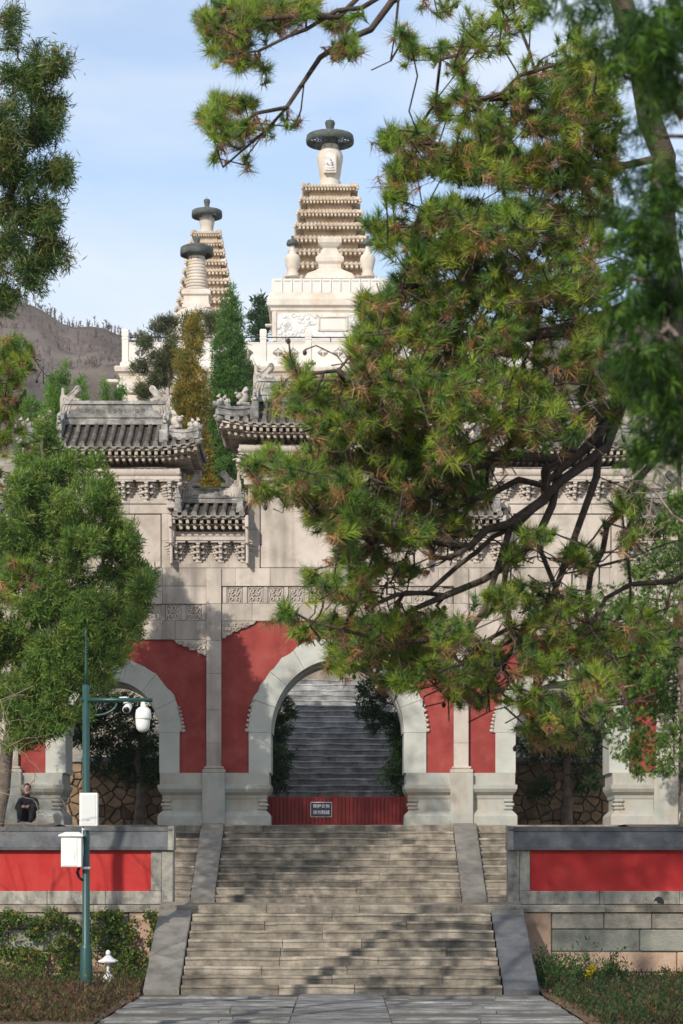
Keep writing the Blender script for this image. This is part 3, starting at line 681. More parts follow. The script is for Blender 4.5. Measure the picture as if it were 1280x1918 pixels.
    mb.rects([(xc-rh+.05,xc+rh-.05,yc-.16,yc+.16,z0),(xc-rh+.05,xc+rh-.05,yc-.16,yc+.16,z0+.10),(xc-rh+.05,xc+rh-.05,yc-.11,yc+.11,z0+.115),(xc-rh+.05,xc+rh-.05,yc-.11,yc+.11,z0+.16),(xc-rh+.05,xc+rh-.05,yc-.14,yc+.14,z0+.165),(xc-rh+.05,xc+rh-.05,yc-.14,yc+.14,z0+.20),(xc-rh+.05,xc+rh-.05,yc-.09,yc+.09,z0+.21),(xc-rh+.05,xc+rh-.05,yc-.09,yc+.09,z0+.46),(xc-rh+.05,xc+rh-.05,yc-.13,yc+.13,z0+.48),(xc-rh+.05,xc+rh-.05,yc-.11,yc+.11,z0+.56)])
    n = int(2*(rh-.4)/.13)
    for i in range(n):
        x = xc-rh+.42+i*.13; curl(mb, x, z0+.335, .05, 0, 1.1, yc-.094, 1 if i%2 else -1, .009)
    rd = mb.build('main_ridge', M['ridge'], rf)
    for s in (-1, 1):
        inst(CHW, 'ridge_dragon', rf, (xc+s*(rh-.12), yc, z0+.52), 0 if s < 0 else math.pi)
        mb = MB(); ribbon(mb, [(xc+s*rh, ye+(yc-ye)*t, zf(t)+.02) for t in (.34,.5,.68,.86,1.0)], .15, .36); mb.cbox(xc+s*rh-.10, xc+s*rh+.10, ye+(yc-ye)*.16, ye+(yc-ye)*.34, zf(.2)-.0, zf(.3)+.25, .02)
        mb.build('vertical_ridge', M['ridge'], rf)
        inst(BBST, 'hip_beast', rf, (xc+s*rh, ye+(yc-ye)*.42, zf(.45)+.36), -math.pi/2, (.7,.7,.7))
        h0 = Vector((xc+s*rh, ye+(yc-ye)*.5, zf(.5)+.03)); h1 = Vector((xc+s*(half+.02), ye-.02, zf(0)+up(half)+.05))
        hp = [h0.lerp(h1, q)+Vector((0,0,-.07*math.sin(math.pi*q))) for q in np.linspace(0,1,7)]
        mb = MB(); ribbon(mb, hp, .13, .24); mb.tube([hp[-2]+Vector((0,0,.235)), hp[-1]+Vector((s*.06,-.06,.235))], .062, 10)
        mb.build('hip_ridge', M['ridge'], rf)
        dv = h1-h0; a = math.atan2(dv.y, dv.x)
        for q, me in ((.30, BBST), (.74, BST), (.90, BST)):
            inst(me, me.name, rf, h0.lerp(h1, q)+Vector((0,0,.25-.05*math.sin(math.pi*q))), a, (1.15,1.15,1.15) if me is BBST else None)
    # beam, lintel, brackets, band
    y0_, y1_ = YG-.20, YG+TG+.2
    n = max(3, int(wall*2/1.0))
    xs = [xc-wall-.20 + (2*wall+.40)*i/n for i in range(n+1)]
    for i in range(n):
        mb = MB(); n8 = 10; vs = [(x, YG-.14-.105*math.cos(math.pi*k/n8 - math.pi/2), ze-.53+.105*math.sin(math.pi*k/n8 - math.pi/2)) for x in (xs[i]+.002, xs[i+1]-.002) for k in range(n8+1)]
        mb.add(vs, [(k, n8+1+k, n8+2+k, k+1) for k in range(n8)], True); mb.box(xs[i]+.002, xs[i+1]-.002, YG-.14, YG+TG+.14, ze-.635, ze-.425); mb.build('eave_beam', M['bracket'], GATE)
        MB().cbox(xs[i]+.002, xs[i+1]-.002, YG-.27, YG+TG+.27, ze-.725, ze-.637, .008).build('eave_lintel', M['bracket'], GATE)
    MB().box(xc-wall+.02, xc+wall-.02, YG+.03, YG+TG-.02, ze-1.23, ze-.42).build('bracket_wall', M['gate_stone'], GATE)
    zb = ze-1.215; nb = max(3, round(2*wall/.50)); 
    for i in range(nb+1):
        x = -wall+.03+(2*wall-.06)*i/nb
        inst(BR1, 'bracket_set', GATE, (xc+x, YG+.03, zb))
        if i in (0, nb):
            inst(BR1, 'bracket_set', GATE, (xc+x, YG+.03, zb), math.copysign(.785, x)); inst(BR1, 'bracket_set', GATE, (xc+x, YG+.08, zb), math.copysign(1.571, x))
            mb = MB(); sx = math.copysign(1, x)
            for dz, e in ((.40,.42),(.53,.40),(.66,.36)): mb.blob((xc+x+sx*e*.55, YG+.03-e*.6, zb+dz), (.065,.065,.055))
            mb.cbox(xc+x+sx*.02-.10, xc+x+sx*.02+.10, YG-.14, YG+.2, zb-.13, zb-.002, .015).build('corner_bracket', M['bracket'], GATE)
    for s in (-1, 1):
        for k in range(1, 3): inst(BR1, 'bracket_set', GATE, (xc+s*(wall-.03), YG+.03+k*.5, zb), s*math.pi/2)
    return rf
def small_roof(xc, half, ze):
    ye = YG-.55; yc = YG+TG/2; zr = ze+.44
    def zf(t): return ze - .03 + (zr-ze)*(.7*t+.3*t*t)
    mb = MB()
    for sgn in (1, -1):
        vs, fs = [], []
        for j in range(7):
            t = j/6; yy = ye+(yc-ye)*t; yy = yy if sgn > 0 else 2*yc-yy
            vs += [(xc-half, yy, zf(t)), (xc+half, yy, zf(t))]
        fs = [(2*j, 2*j+1, 2*j+3, 2*j+2) for j in range(6)]; mb.add(vs, fs if sgn > 0 else [f[::-1] for f in fs])
    for s in (-1,1): mb.add([(xc+s*half, ye+(yc-ye)*j/6, zf(j/6)) for j in range(7)] + [(xc+s*half, 2*yc-ye-(yc-ye)*j/6, zf(1-j/6-(0))) if False else (xc+s*half, yc+(yc-ye)*j/6, zf(1-j/6)) for j in range(1,7)], [tuple(range(13))])
    rf = mb.build('small_roof', M['tilebed'], GATE)
    p = 2*half/8.0
    for k in range(8):
        x = -half + p*(k+.5)
        lay_row(rf, [(xc+x, ye-.03+(yc-ye)*i/5, zf(i/5)+.015) for i in range(6)], (1,0,0), .064)
        if k < 7: inst(DRIP, 'drip_tile', rf, (xc+x+p/2, ye-.035, ze-.035))
    for i in range(11):
        x = -half+.07+(2*half-.14)*i/10
        inst(RAF_SQ, 'square_rafter', rf, (xc+x, ye+.05, ze-.165)); inst(RAF_RD, 'round_rafter', rf, (xc+x, ye+.18, ze-.28))
    MB().cbox(xc-half, xc+half, ye+.02, ye+.6, ze-.115, ze-.07, .005).cbox(xc-half, xc+half, ye+.17, ye+.6, ze-.235, ze-.205, .005).build('eave_board', M['rafter'], rf)
    for s in (-1, 1):
        x = xc+s*(half-.005)
        MB().cbox(x-.04, x+.04, ye+.0, ye+.16, ze-.30, ze-.03, .015).cbox(x-.035, x+.035, ye+.12, ye+.30, ze-.66, ze-.29, .02).cbox(x-.03, x+.03, ye+.26, YG+.3, ze-1.1, ze-.64, .02).build('end_board', M['bracket'], rf)
        mb = MB(); ribbon(mb, [(x-s*.16, ye+(yc-ye)*t, zf(t)+.02) for t in (.22,.5,.75,1)], .15, .24)
        mb.sqlathe([(.085,zf(.12)+.03),(.085,zf(.12)+.16),(.065,zf(.12)+.18),(.065,zf(.12)+.36),(.08,zf(.12)+.38),(.06,zf(.12)+.43),(.035,zf(.12)+.46),(.025,zf(.12)+.56),(.0,zf(.12)+.60)], x-s*.16, ye+.14)
        mb.build('vertical_ridge', M['ridge'], rf)
        inst(CHWS, 'ridge_dragon', rf, (xc+s*(half-.36), yc-.06, zr+.33), 0 if s < 0 else math.pi)
    z0 = zr-.03
    MB().rects([(xc-half+.2,xc+half-.2,yc-.2,yc+.14,z0),(xc-half+.2,xc+half-.2,yc-.2,yc+.14,z0+.06),(xc-half+.2,xc+half-.2,yc-.15,yc+.10,z0+.075),(xc-half+.2,xc+half-.2,yc-.15,yc+.10,z0+.11),(xc-half+.2,xc+half-.2,yc-.18,yc+.12,z0+.12),(xc-half+.2,xc+half-.2,yc-.18,yc+.12,z0+.15),(xc-half+.2,xc+half-.2,yc-.12,yc+.08,z0+.16),(xc-half+.2,xc+half-.2,yc-.12,yc+.08,z0+.30),(xc-half+.2,xc+half-.2,yc-.15,yc+.12,z0+.32),(xc-half+.2,xc+half-.2,yc-.13,yc+.10,z0+.36)]).build('main_ridge', M['ridge'], rf)
    MB().box(xc-half+.01, xc+half-.01, YG+.03, YG+TG-.02, gz(1064), ze-.2).build('bracket_wall', M['gate_stone'], GATE)
    MB().cbox(xc-half+.06, xc+half-.06, YG-.18, YG+.3, ze-.46, ze-.345, .02).build('eave_beam', M['bracket'], GATE); MB().cbox(xc-half+.05, xc+half-.05, YG-.26, YG+.3, ze-.565, ze-.475, .008).build('eave_lintel', M['bracket'], GATE)
    for k in range(4): inst(BR2, 'bracket_set', GATE, (xc-half+.10+(2*half-.20)*k/3, YG+.03, ze-1.045))
    for k in range(4): MB().cbox(xc-half+2*half*k/4+.002, xc-half+2*half*(k+1)/4-.002, YG-.02, YG+.3, gz(1064)+.003, ze-1.05, .006).build('stone_block', M['gate_stone'], GATE)
# towers
ZE_C, ZE_S, ZE_M = 12.33, 11.80, 10.26
W_C, W_S = 167.5*px, 111*px
for u0, u1, v0 in ((465, 800, 836), (100, 322, 884), (mir(322), mir(100), 884)): corebox(u0+2, u1-2, v0, 1064, .10)
def tower_face(u0, u1, vtop, st):
    ash(u0, u1, vtop, vtop+10, -.03, max(3, int((u1-u0)/70)))
    ash(u0, u1, vtop+10, vtop+28, 0, max(3, int((u1-u0)/80)))
    for a, b in ((u0, u0+st), (u1-st, u1)):
        ash(a, b, vtop+28, (vtop+1092)/2, 0); ash(a, b, (vtop+1092)/2, 1064, 0)
    ash(u0+st+1.5, u1-st-1.5, vtop+29.5, 1063, .022, 1, back=.2, name='wall_panel', c=.012)
tower_face(465, 800, 893, 22); tower_face(100, 322, 934, 19); tower_face(mir(322), mir(100), 934, 19)
big_roof(XM, W_C, 2.71, 1.89, ZE_C)
for sgn in (-1, 1):
    big_roof(gx(211) if sgn < 0 else gx(mir(211)), W_S, 2.03, 1.21, ZE_S)
    for uu in (393.5, 28.5): small_roof(gx(uu) if sgn < 0 else gx(mir(uu)), .87, ZE_M)

# low red fence in the middle arch and its sign
FY = YG+.75
fn = thing('picket_fence', 'low dark red picket fence closing the middle arch', 'fence', (X(633,FY), FY, ZT))
fz0, fz1 = ZT, Z(1491, FY); f0, f1 = X(494, FY), X(772, FY)
pk = MB().cbox(-.0425,.0425,-.012,.012,0,fz1-fz0-.03,.006).mesh('picket', M['fence']); nP = 38
for i in range(nP): inst(pk, 'picket', fn, (f0+.05+(f1-f0-.1)*i/(nP-1), FY-.022, fz0+.015))
MB().cbox(f0,f1,FY,FY+.05,fz1-.10,fz1-.04,.006).build('top_rail', M['fence'], fn); MB().cbox(f0,f1,FY,FY+.05,fz0+.06,fz0+.12,.006).build('bottom_rail', M['fence'], fn)
MB().box(f0,f1,FY+.015,FY+.03,fz0+.1,fz1-.1).build('backing_board', M['fence'], fn)
MB().cbox(X(629,FY)-.055,X(629,FY)+.055,FY-.05,FY+.08,fz0,fz1+.03,.01).build('gate_post', M['fence'], fn)
sgn_ = thing('notice_sign', 'small navy notice with white lettering hung on the red fence', 'sign', (X(602,FY), FY-.05, Z(1517,FY)))
sx0, sx1, sz0, sz1 = X(582,FY), X(622,FY), Z(1530.5,FY), Z(1502.5,FY)
MB().cbox(sx0,sx1,FY-.055,FY-.036,sz0,sz1,.005).build('sign_frame', M['signtext'], sgn_); MB().box(sx0+.010,sx1-.010,FY-.058,FY-.05,sz0+.010,sz1-.010).build('sign_face', M['signblue'], sgn_)
for txt, vv in (('保护文物', 1510.5), ('请勿翻越', 1522.0)):
    cu = bpy.data.curves.new('lettering', 'FONT'); cu.body = txt; cu.size = .098; cu.align_x = 'CENTER'; cu.align_y = 'CENTER'; cu.extrude = .001; cu.offset = 0.0
    t = bpy.data.objects.new('tmp_text', cu); COL.objects.link(t); dg = bpy.context.evaluated_depsgraph_get(); dg.update()
    me = bpy.data.meshes.new_from_object(t.evaluated_get(dg)); bpy.data.objects.remove(t)
    me.materials.clear(); me.materials.append(M['signtext'])
    o = _new('lettering', me, sgn_, (X(602,FY), FY-.0595, Z(vv,FY))); o.rotation_euler.x = math.pi/2

# ------------------------------------------------------------------ hillside, rubble walls and steps behind the gate
def hs(x, y):
    if y < 55.9: return ZT-.1
    base = 4.75 + max(0, min(y, 93)-56)*.40
    if abs(x) < 1.95 and y < 64.4: return ZT-.35 + max(0,(y-56))*.53
    return base + .25*noise.noise((x*.3, y*.3, 0))
vs, fs = [], []; xs_ = sorted(set([-2.0,-1.9,1.9,2.0] + list(np.linspace(-48,48,49)))); ys_ = [55.9,56.0] + list(np.linspace(56.6,64.3,12)) + [64.5] + list(np.linspace(67,135,24))
for yy in ys_:
    for xx in xs_: vs.append((xx, yy, hs(xx, yy)))
nx = len(xs_)
for j in range(len(ys_)-1):
    for i in range(nx-1): fs.append((j*nx+i, j*nx+i+1, (j+1)*nx+i+1, (j+1)*nx+i))
struct(MB().add(vs, fs), 'hillside', stone('rocky_soil', [(.13,.105,.08),(.24,.20,.155),(.36,.31,.25)], 1.4, .95, .8, rnd=0, bscale=5))
fl = thing('stone_stairs', 'grey steps climbing the hill behind the middle arch', 'stairs', (0, 56, ZT))
for i in range(26):
    z0 = ZT + i*.17; xs = row_split(-1.85, 1.85, .9, 2.2)
    for k in range(len(xs)-1): slab(xs[k]+.003, xs[k+1]-.003, 56+i*.308, 56+(i+1)*.308+.05, z0-.25, z0+.17+random.uniform(-.008,.008), .022, .02, nose=.02).build('step_stone', M['farstep'], fl)
def rubble(xa, xb, label):
    yf = 55.7; zt = Z(1428, yf); w = thing('rubble_wall', label, 'wall', ((xa+xb)/2, yf, ZT))
    MB().box(xa, xb, yf+.05, yf+.5, ZT-.05, zt).build('core', M['mortar'], w)
    MB().cbox(xa, xb, yf-.08, yf+.55, zt, zt+.14, .02).build('coping', M['farstep'], w)
    pts = []; z = ZT-.1; r_ = 0
    while z < zt+.1:
        x = xa-.1+(.13 if r_ % 2 else 0)
        while x < xb+.1: pts.append((x+random.uniform(-.10,.10), z+random.uniform(-.07,.07))); x += random.uniform(.15,.36)
        z += .205; r_ += 1
    pts = [p for p in pts if random.random() > .2]
    for a in pts:
        poly = [(a[0]-.5,a[1]-.5),(a[0]+.5,a[1]-.5),(a[0]+.5,a[1]+.5),(a[0]-.5,a[1]+.5)]
        for b in pts:
            d = (b[0]-a[0], b[1]-a[1]); l = math.hypot(*d)
            if l < 1e-6 or l > 1.0: continue
            n = (d[0]/l, d[1]/l); m = l/2-.011; out_ = []
            for q in range(len(poly)):
                p0, p1_ = poly[q-1], poly[q]; s0 = (p0[0]-a[0])*n[0]+(p0[1]-a[1])*n[1]-m; s1 = (p1_[0]-a[0])*n[0]+(p1_[1]-a[1])*n[1]-m
                if (s0 > 0) != (s1 > 0): t = s0/(s0-s1); out_.append((p0[0]+(p1_[0]-p0[0])*t, p0[1]+(p1_[1]-p0[1])*t))
                if s1 <= 0: out_.append(p1_)
            poly = out_
            if len(poly) < 3: break
        poly = [(min(max(x,xa),xb), min(max(z_,ZT),zt-.004)) for x, z_ in poly]
        if len(poly) < 3: continue
        ar = abs(sum(poly[q-1][0]*poly[q][1]-poly[q][0]*poly[q-1][1] for q in range(len(poly))))/2
        if ar < .006: continue
        MB().prism(poly, yf+random.uniform(-.07,.01), yf+.07, random.uniform(.018,.032)).build('rubble_stone', M['rubble'], w)
rubble(-7.4, -2.05, 'brown rubble stone wall behind the left arch'); rubble(2.05, 7.4, 'shaded rubble stone wall behind the right arch')

# ------------------------------------------------------------------ the distant hill
def hill_h(x, d):                                   # ridge height by column, photo columns at 420 m
    u = CU + x*F/420.0
    tab = [(-900,300),(-200,480),(0,548),(60,566),(100,592),(130,618),(180,612),(250,632),(400,650),(560,655),(800,640),(1000,600),(1200,580),(1500,520),(2200,420)]
    v = np.interp(u, [a for a, _ in tab], [b for _, b in tab])
    return Z(v, 420)
vs, fs = [], []; NXH, NYH = 150, 46
for j in range(NYH):
    yy = 170 + 250*j/(NYH-18) if j < NYH-17 else 420 + 12*(j-(NYH-18))
    t = min(1.0, (yy-170)/250.0)
    for i in range(NXH):
        xx = -190 + 380*i/(NXH-1); xx *= yy/420.0*1.0 if yy < 420 else 1.0
        hh = hill_h(xx*420/min(yy,420), yy); sc = (yy/420.0)
        if yy <= 420: z = 6 + (hh-6)*(t**1.15)
        else: z = hh - (yy-420)*.35
        z += (noise.fractal((xx*.035, yy*.035, 1), .9, 2.1, 6)*5.0 + abs(noise.noise((xx*.02+5, yy*.008, 2)))*8*(1-t))*min(1,t*2+.2)*(.35 if yy > 400 else 1)
        vs.append((xx, yy, z))
for j in range(NYH-1):
    for i in range(NXH-1): fs.append((j*NXH+i, j*NXH+i+1, (j+1)*NXH+i+1, (j+1)*NXH+i))
struct(MB().add(vs, fs, True), 'hill', M['hill'])
mb = MB()                                            # leafless wood on the hill, one mass
def htree(x, y, z, h):
    b = Vector((x, y, z)); tp = b+Vector((random.uniform(-.2,.2)*h, 0, h))
    def blade(p, q, w): mb.add([p+Vector((-w,0,0)), p+Vector((w,0,0)), q], [(0,1,2)])
    blade(b, tp, .08*h**.5)
    for _ in range(8):
        q = random.uniform(.1,.85); p = b.lerp(tp, q); d = Vector((random.uniform(-1,1), random.uniform(-.6,.6), random.uniform(.35,1.1))).normalized()*h*random.uniform(.25,.5); blade(p, p+d, .075*h**.5)
cand = [i for i in range(len(vs)) if vs[i][1] > 200]
for _ in range(42000):
    i = random.choice(cand); x, yy, z = vs[i]; x += random.uniform(-1.5,1.5); u = CU + x*F/yy
    if not (-60 < u < 520 or 950 < u < 1340): continue
    htree(x, yy+random.uniform(-3,3), z-.3, random.uniform(.9,2.0))
for _ in range(150):
    x = X(random.uniform(-40, 520), 420); htree(x, 420, hill_h(x, 420)-.3, random.uniform(.5, 1.7))
tag(mb.build('hill_wood', M['hilltree']), 'leafless brown wood covering the far hill and its ridge', 'woodland', kind='stuff')

# ------------------------------------------------------------------ the white pagodas on their platform
YP = 95.0
def bx(u): return X(u, YP)
def bz(v): return Z(v, YP)
pl = thing('pagoda_platform', 'tall white marble platform carrying the pagodas', 'platform', (bx(619), YP, 8))
xl, xr, yb_ = bx(226), bx(1012), 122.0
def lev(e, v): return (xl-e, xr+e, YP-e, yb_+e, bz(v))
MB().rects([lev(.0,1250),lev(.0,738),lev(.12,736),lev(.14,722),lev(.05,720),lev(.05,704)]).build('platform_body', M['marble'], pl)
MB().rects([lev(.06,704),lev(.10,700),lev(.22,697),lev(.25,690),lev(.20,687),lev(.05,685.5)]).build('cornice', M['marble'], pl)
MB().rects([lev(.02,686),lev(.02,679)]).build('plinth_course', M['marblerail'], pl)
for v in (1180,1120,1060,1000,940,880,820,770): MB().rects([lev(.01,v+3),lev(.10,v+2),lev(.10,v-2),lev(.01,v-3)]).build('string_course', M['marble'], pl)
for uu in (200, 585): MB().cbox(X(uu,YP)-.05 if uu < 300 else X(uu,YP), X(uu,YP)+.75, YP-.9 if uu > 300 else YP+.2, YP+.5, bz(714), bz(708), .03).build('water_spout', M['marble'], pl)
mb = MB()
for i in range(60): mb.cbox(xl-.07+ (xr-xl)*i/60, xl-.07+(xr-xl)*i/60+.16, YP-.16, YP-.1, bz(734), bz(724), .02)
mb.build('carved_course', M['marblerail'], pl)
# balustrade
bl = thing('marble_balustrade', 'white marble balustrade with pierced panels along the pagoda platform', 'balustrade', (bx(234), YP+.25, bz(680)))
posts = [234, 319.5, 405, 493, 577.5, 662, 747, 832, 917, 1002]
pm = MB().sqlathe([(.15,0),(.15,.10),(.13,.11),(.13,1.02),(.15,1.04),(.15,1.09),(.12,1.11),(.14,1.17),(.145,1.40),(.10,1.47),(.0,1.48)], 0, 0).mesh('post', M['marblerail'])
def holed(w, h, t, holes, hh):
    """panel with lens-shaped holes: holes=[(cx,cz,a,b)]"""
    xs = sorted(set([-w/2, w/2] + [c[0]+c[2]*q for c in holes for q in np.linspace(-1,1,15)])); mb = MB()
    def half_h(x):
        for cx, cz, a, b in holes:
            q = abs(x-cx)/a
            if q < 1-1e-9: return cz, b*(1-q)**.75 if q > .12 else b*1.25
        return None
    for i in range(len(xs)-1):
        x0, x1 = xs[i], xs[i+1]; m = half_h((x0+x1)/2)
        if m is None: mb.box(x0, x1, -t/2, t/2, 0, h); continue
        cz, e = m; h0, h1 = [(half_h(x) or (cz, 0.0))[1] for x in (x0+1e-6, x1-1e-6)]
        for lo0, lo1, hi0, hi1 in ((0,0,cz-h0,cz-h1),(cz+h0,cz+h1,h,h)):
            mb.add([(x0,-t/2,lo0),(x1,-t/2,lo1),(x1,t/2,lo1),(x0,t/2,lo0),(x0,-t/2,hi0),(x1,-t/2,hi1),(x1,t/2,hi1),(x0,t/2,hi0)], [(0,3,2,1),(4,5,6,7),(0,1,5,4),(1,2,6,5),(2,3,7,6),(3,0,4,7)])
    for cx, cz, a, b in holes: mb.box(cx-.018, cx+.018, -.03, .03, cz-b*1.2, cz+b*1.2)
    mb.cbox(-w/2, w/2, -t*.62, t*.62, h-.05, h+.03, .02); mb.cbox(-w/2, w/2, -t*.62, t*.62, 0, .06, .01)
    return mb
wP = (posts[1]-posts[0])*YP/F - .27
pan = holed(wP, .88, .16, [(-.33,.46,.24,.19), (.33,.46,.24,.19)], 0).mesh('pierced_panel', M['marblerail'])
zB = bz(679.5)
for i, u in enumerate(posts):
    inst(pm, 'post', bl, (bx(u), YP+.25, zB))
    if i < len(posts)-1: inst(pan, 'pierced_panel', bl, ((bx(u)+bx(posts[i+1]))/2, YP+.25, zB), 0, (((posts[i+1]-posts[i])*YP/F-.262)/wP, 1, 1))
ir = thing('iron_railing', 'thin dark iron rail running above the marble balustrade', 'railing', (bx(493), YP+.42, zB))
for i in range(len(posts)-1):
    a, b = bx(posts[i])+.14, bx(posts[i+1])-.14
    for v in (627.5, 637.0): MB().tube([(a, YP+.42, bz(v)), (b, YP+.42, bz(v))], .028, 6).build('rail', M['iron'], ir)
    MB().tube([((a+b)/2, YP+.42, bz(640)), ((a+b)/2, YP+.42, bz(627))], .025, 6).build('rail_post', M['iron'], ir)
# bronze canopy with pierced underside, and finial
def canopy(parent, cx, cy, zb, R, H, rin, fin):
    mb = MB(); n = 36
    mb.lathe([(R*.93,zb),(R,zb),(R*1.01,zb+H*.5),(R*.985,zb+H),(R*.95,zb+H+.015)], cx, cy, n)
    mb2 = MB(); vs, fs = [], []
    for k in range(n):
        a, b = 2*math.pi*k/n, 2*math.pi*(k+1)/n
        for r0, r1, zz in ((R*.93,R*.93,None),):
            mb.add([(cx+R*.93*math.cos(a),cy+R*.93*math.sin(a),zb),(cx+R*.93*math.cos(b),cy+R*.93*math.sin(b),zb),(cx+R*.93*math.cos(b),cy+R*.93*math.sin(b),zb+H),(cx+R*.93*math.cos(a),cy+R*.93*math.sin(a),zb+H)], [(0,1,2,3)], True)
    mb.f = [f for f in mb.f if len(f) < 20]; mb.sm = [True]*len(mb.f)
    mb.build('canopy_rim', M['bronze'], parent)
    mb = MB()
    for k in range(20):                                  # open lattice roof of the canopy
        a = 2*math.pi*k/20; mb.tube([(cx+rin*.8*math.cos(a),cy+rin*.8*math.sin(a),zb+H*.9),(cx+R*.96*math.cos(a),cy+R*.96*math.sin(a),zb+H*.9)], R*.028, 4, False)
    for rr in (.48,.64,.80,.93): mb.tube([(cx+R*rr*math.cos(t),cy+R*rr*math.sin(t),zb+H*.9) for t in np.linspace(0,2*math.pi,37)], R*.032, 4, False)
    mb.build('canopy_lattice', M['bronze'], parent)
    mb = MB(); mb.lathe([(rin*1.02,zb-H*.25),(rin*1.08,zb+H*.5),(rin*1.05,zb+H*.95),(rin*.6,zb+H*1.05),(R*.20,zb+H*1.12),(R*.20,zb+H*1.12+fin*.06),(R*.15,zb+H*1.12+fin*.12),(R*.165,zb+H*1.12+fin*.5),(R*.215,zb+H*1.12+fin*.85),(R*.18,zb+H*1.12+fin),(0,zb+H*1.12+fin*1.02)], cx, cy, 16)
    mb.tube([(cx,cy,zb+H*1.12+fin),(cx,cy,zb+H*1.12+fin*1.25)], R*.012, 4)
    mb.build('finial', M['bronze'], parent)
    mb = MB()
    for k in range(8):
        a = 2*math.pi*k/8+.2; mb.tube([(cx+rin*1.1*math.cos(a),cy+rin*1.1*math.sin(a),zb-H*.9),(cx+R*.7*math.cos(a),cy+R*.7*math.sin(a),zb+H*.2)], R*.012, 4)
    mb.build('stay_rod', M['iron'], parent)
def eave_tier(parent, cx, cy, z, w, hgt, mt_top, mt_low, nt):
    """one dense eave: recessed body, toothed rafters, tiled slope; z = underside of the eave"""
    MB().sqlathe([(w*.74,z-hgt*.62),(w*.74,z-.0)], cx, cy).build('tier_body', mt_low, parent)
    mb = MB(); mb.sqlathe([(w*.74,z-.02),(w*.84,z+.02),(w*.84,z+.03),(w*.95,z+.05),(w*.97,z+.09),(w*.955,z+.105),(w*.74,z+hgt*.42)], cx, cy)
    for i in range(nt):
        q = -1+2*(i+.5)/nt; t = w*.9*2/nt*.27
        for s in (-1, 1):
            mb.box(cx+q*w*.9-t, cx+q*w*.9+t, min(cy+s*w*.98,cy+s*w*.78), max(cy+s*w*.98,cy+s*w*.78), z-.075, z+.02)
            mb.box(min(cx+s*w*.98,cx+s*w*.78), max(cx+s*w*.98,cx+s*w*.78), cy+q*w*.9-t, cy+q*w*.9+t, z-.075, z+.02)
            if s < 0 or True:
                mb.tube([(cx+q*w*.9, cy+s*w*.99, z+.07), (cx+q*w*.86, cy+s*w*.84, z+hgt*.35)], t*1.05, 5, False); mb.tube([(cx+s*w*.99, cy+q*w*.9, z+.07), (cx+s*w*.84, cy+q*w*.86, z+hgt*.35)], t*1.05, 5, False)
    for sx in (-1,1):
        for sy in (-1,1): 
            mb.tube([(cx+sx*w*1.0,cy+sy*w*1.0,z+.10),(cx+sx*w*.93,cy+sy*w*.93,z+.12),(cx+sx*w*.74,cy+sy*w*.74,z+hgt*.45)], [.06,.085,.07], 6); mb.blob((cx+sx*w*.99,cy+sy*w*.99,z+.0),(.075,.075,.07)); mb.blob((cx+sx*w*.95,cy+sy*w*.95,z+.20),(.06,.06,.07))
    mb.build('eave_tier', mt_top, parent)
# central square pagoda
YC = 107.0
def cp(u): return X(u, YC)
def cz_(v): return Z(v, YC)
ct = thing('square_pagoda', 'tallest white tiered pagoda with bronze canopy and carved niche', 'pagoda', (cp(618.5), YC, bz(685)))
cx = cp(618.5)
for i in range(9):
    v = 368 + 25.2*i; w = (52+5.0*i*.93)*YC/F
    eave_tier(ct, cx, YC, cz_(v), w, 25.2*YC/F, M['tier'], M['brownstone'], 16)
MB().sqlathe([(2.1,bz(690)),(2.0,cz_(590))], cx, YC).build('pagoda_base', M['marble'], ct)
k = YC/F
jar = MB().lathe([(r*k, cz_(v)) for r, v in ((21,356),(21.5,350),(19,346),(20.5,342),(17.5,338),(19,333),(21.5,315),(24,300),(24.5,293),(22,286),(16,281),(16.5,277),(14.5,274),(14.5,262))], cx, YC, 28).build('jar', M['marble'], ct)
mb = MB(); nz0, nz1 = cz_(329), cz_(301)
arch = [(-9.5*k,nz0)] + [(9.5*k*math.cos(t), nz1+8*k*math.sin(t)) for t in np.linspace(math.pi,0,11)] + [(9.5*k,nz0)]
poly = [(cx+a, b) for a, b in arch[::-1]]
yn = YC-24.5*k-.02
MB().prism([(cx+(a)*1.18, nz0-.05+(b-nz0)*1.12) for a, b in arch[::-1]][::-1], yn-.05, YC, .02).build('niche_frame', M['marble'], ct)
MB().prism(poly[::-1], yn-.056, YC-.3).build('niche', M['marblerelief'], ct)
mb = MB(); mb.blob((cx,yn-.07,cz_(322)),(.20,.07,.09)); mb.blob((cx,yn-.07,cz_(315)),(.105,.06,.15)); mb.blob((cx,yn-.08,cz_(307.5)),(.06,.06,.075)); mb.blob((cx,yn-.07,cz_(304.5)),(.03,.03,.03))
for s in (-1,1): mb.tube([(cx+s*.09,yn-.07,cz_(311.5)),(cx+s*.14,yn-.09,cz_(316)),(cx+s*.03,yn-.13,cz_(319))],[.035,.035,.03],6)
mb.cbox(cx-.22,cx+.22,yn-.11,yn,cz_(328),cz_(324.5),.02)
mb.build('niche_figure', M['marblerelief'], ct)
canopy(ct, cx, YC, cz_(269), 44.5*k, 13.5*k, 14.5*k, 27*k)
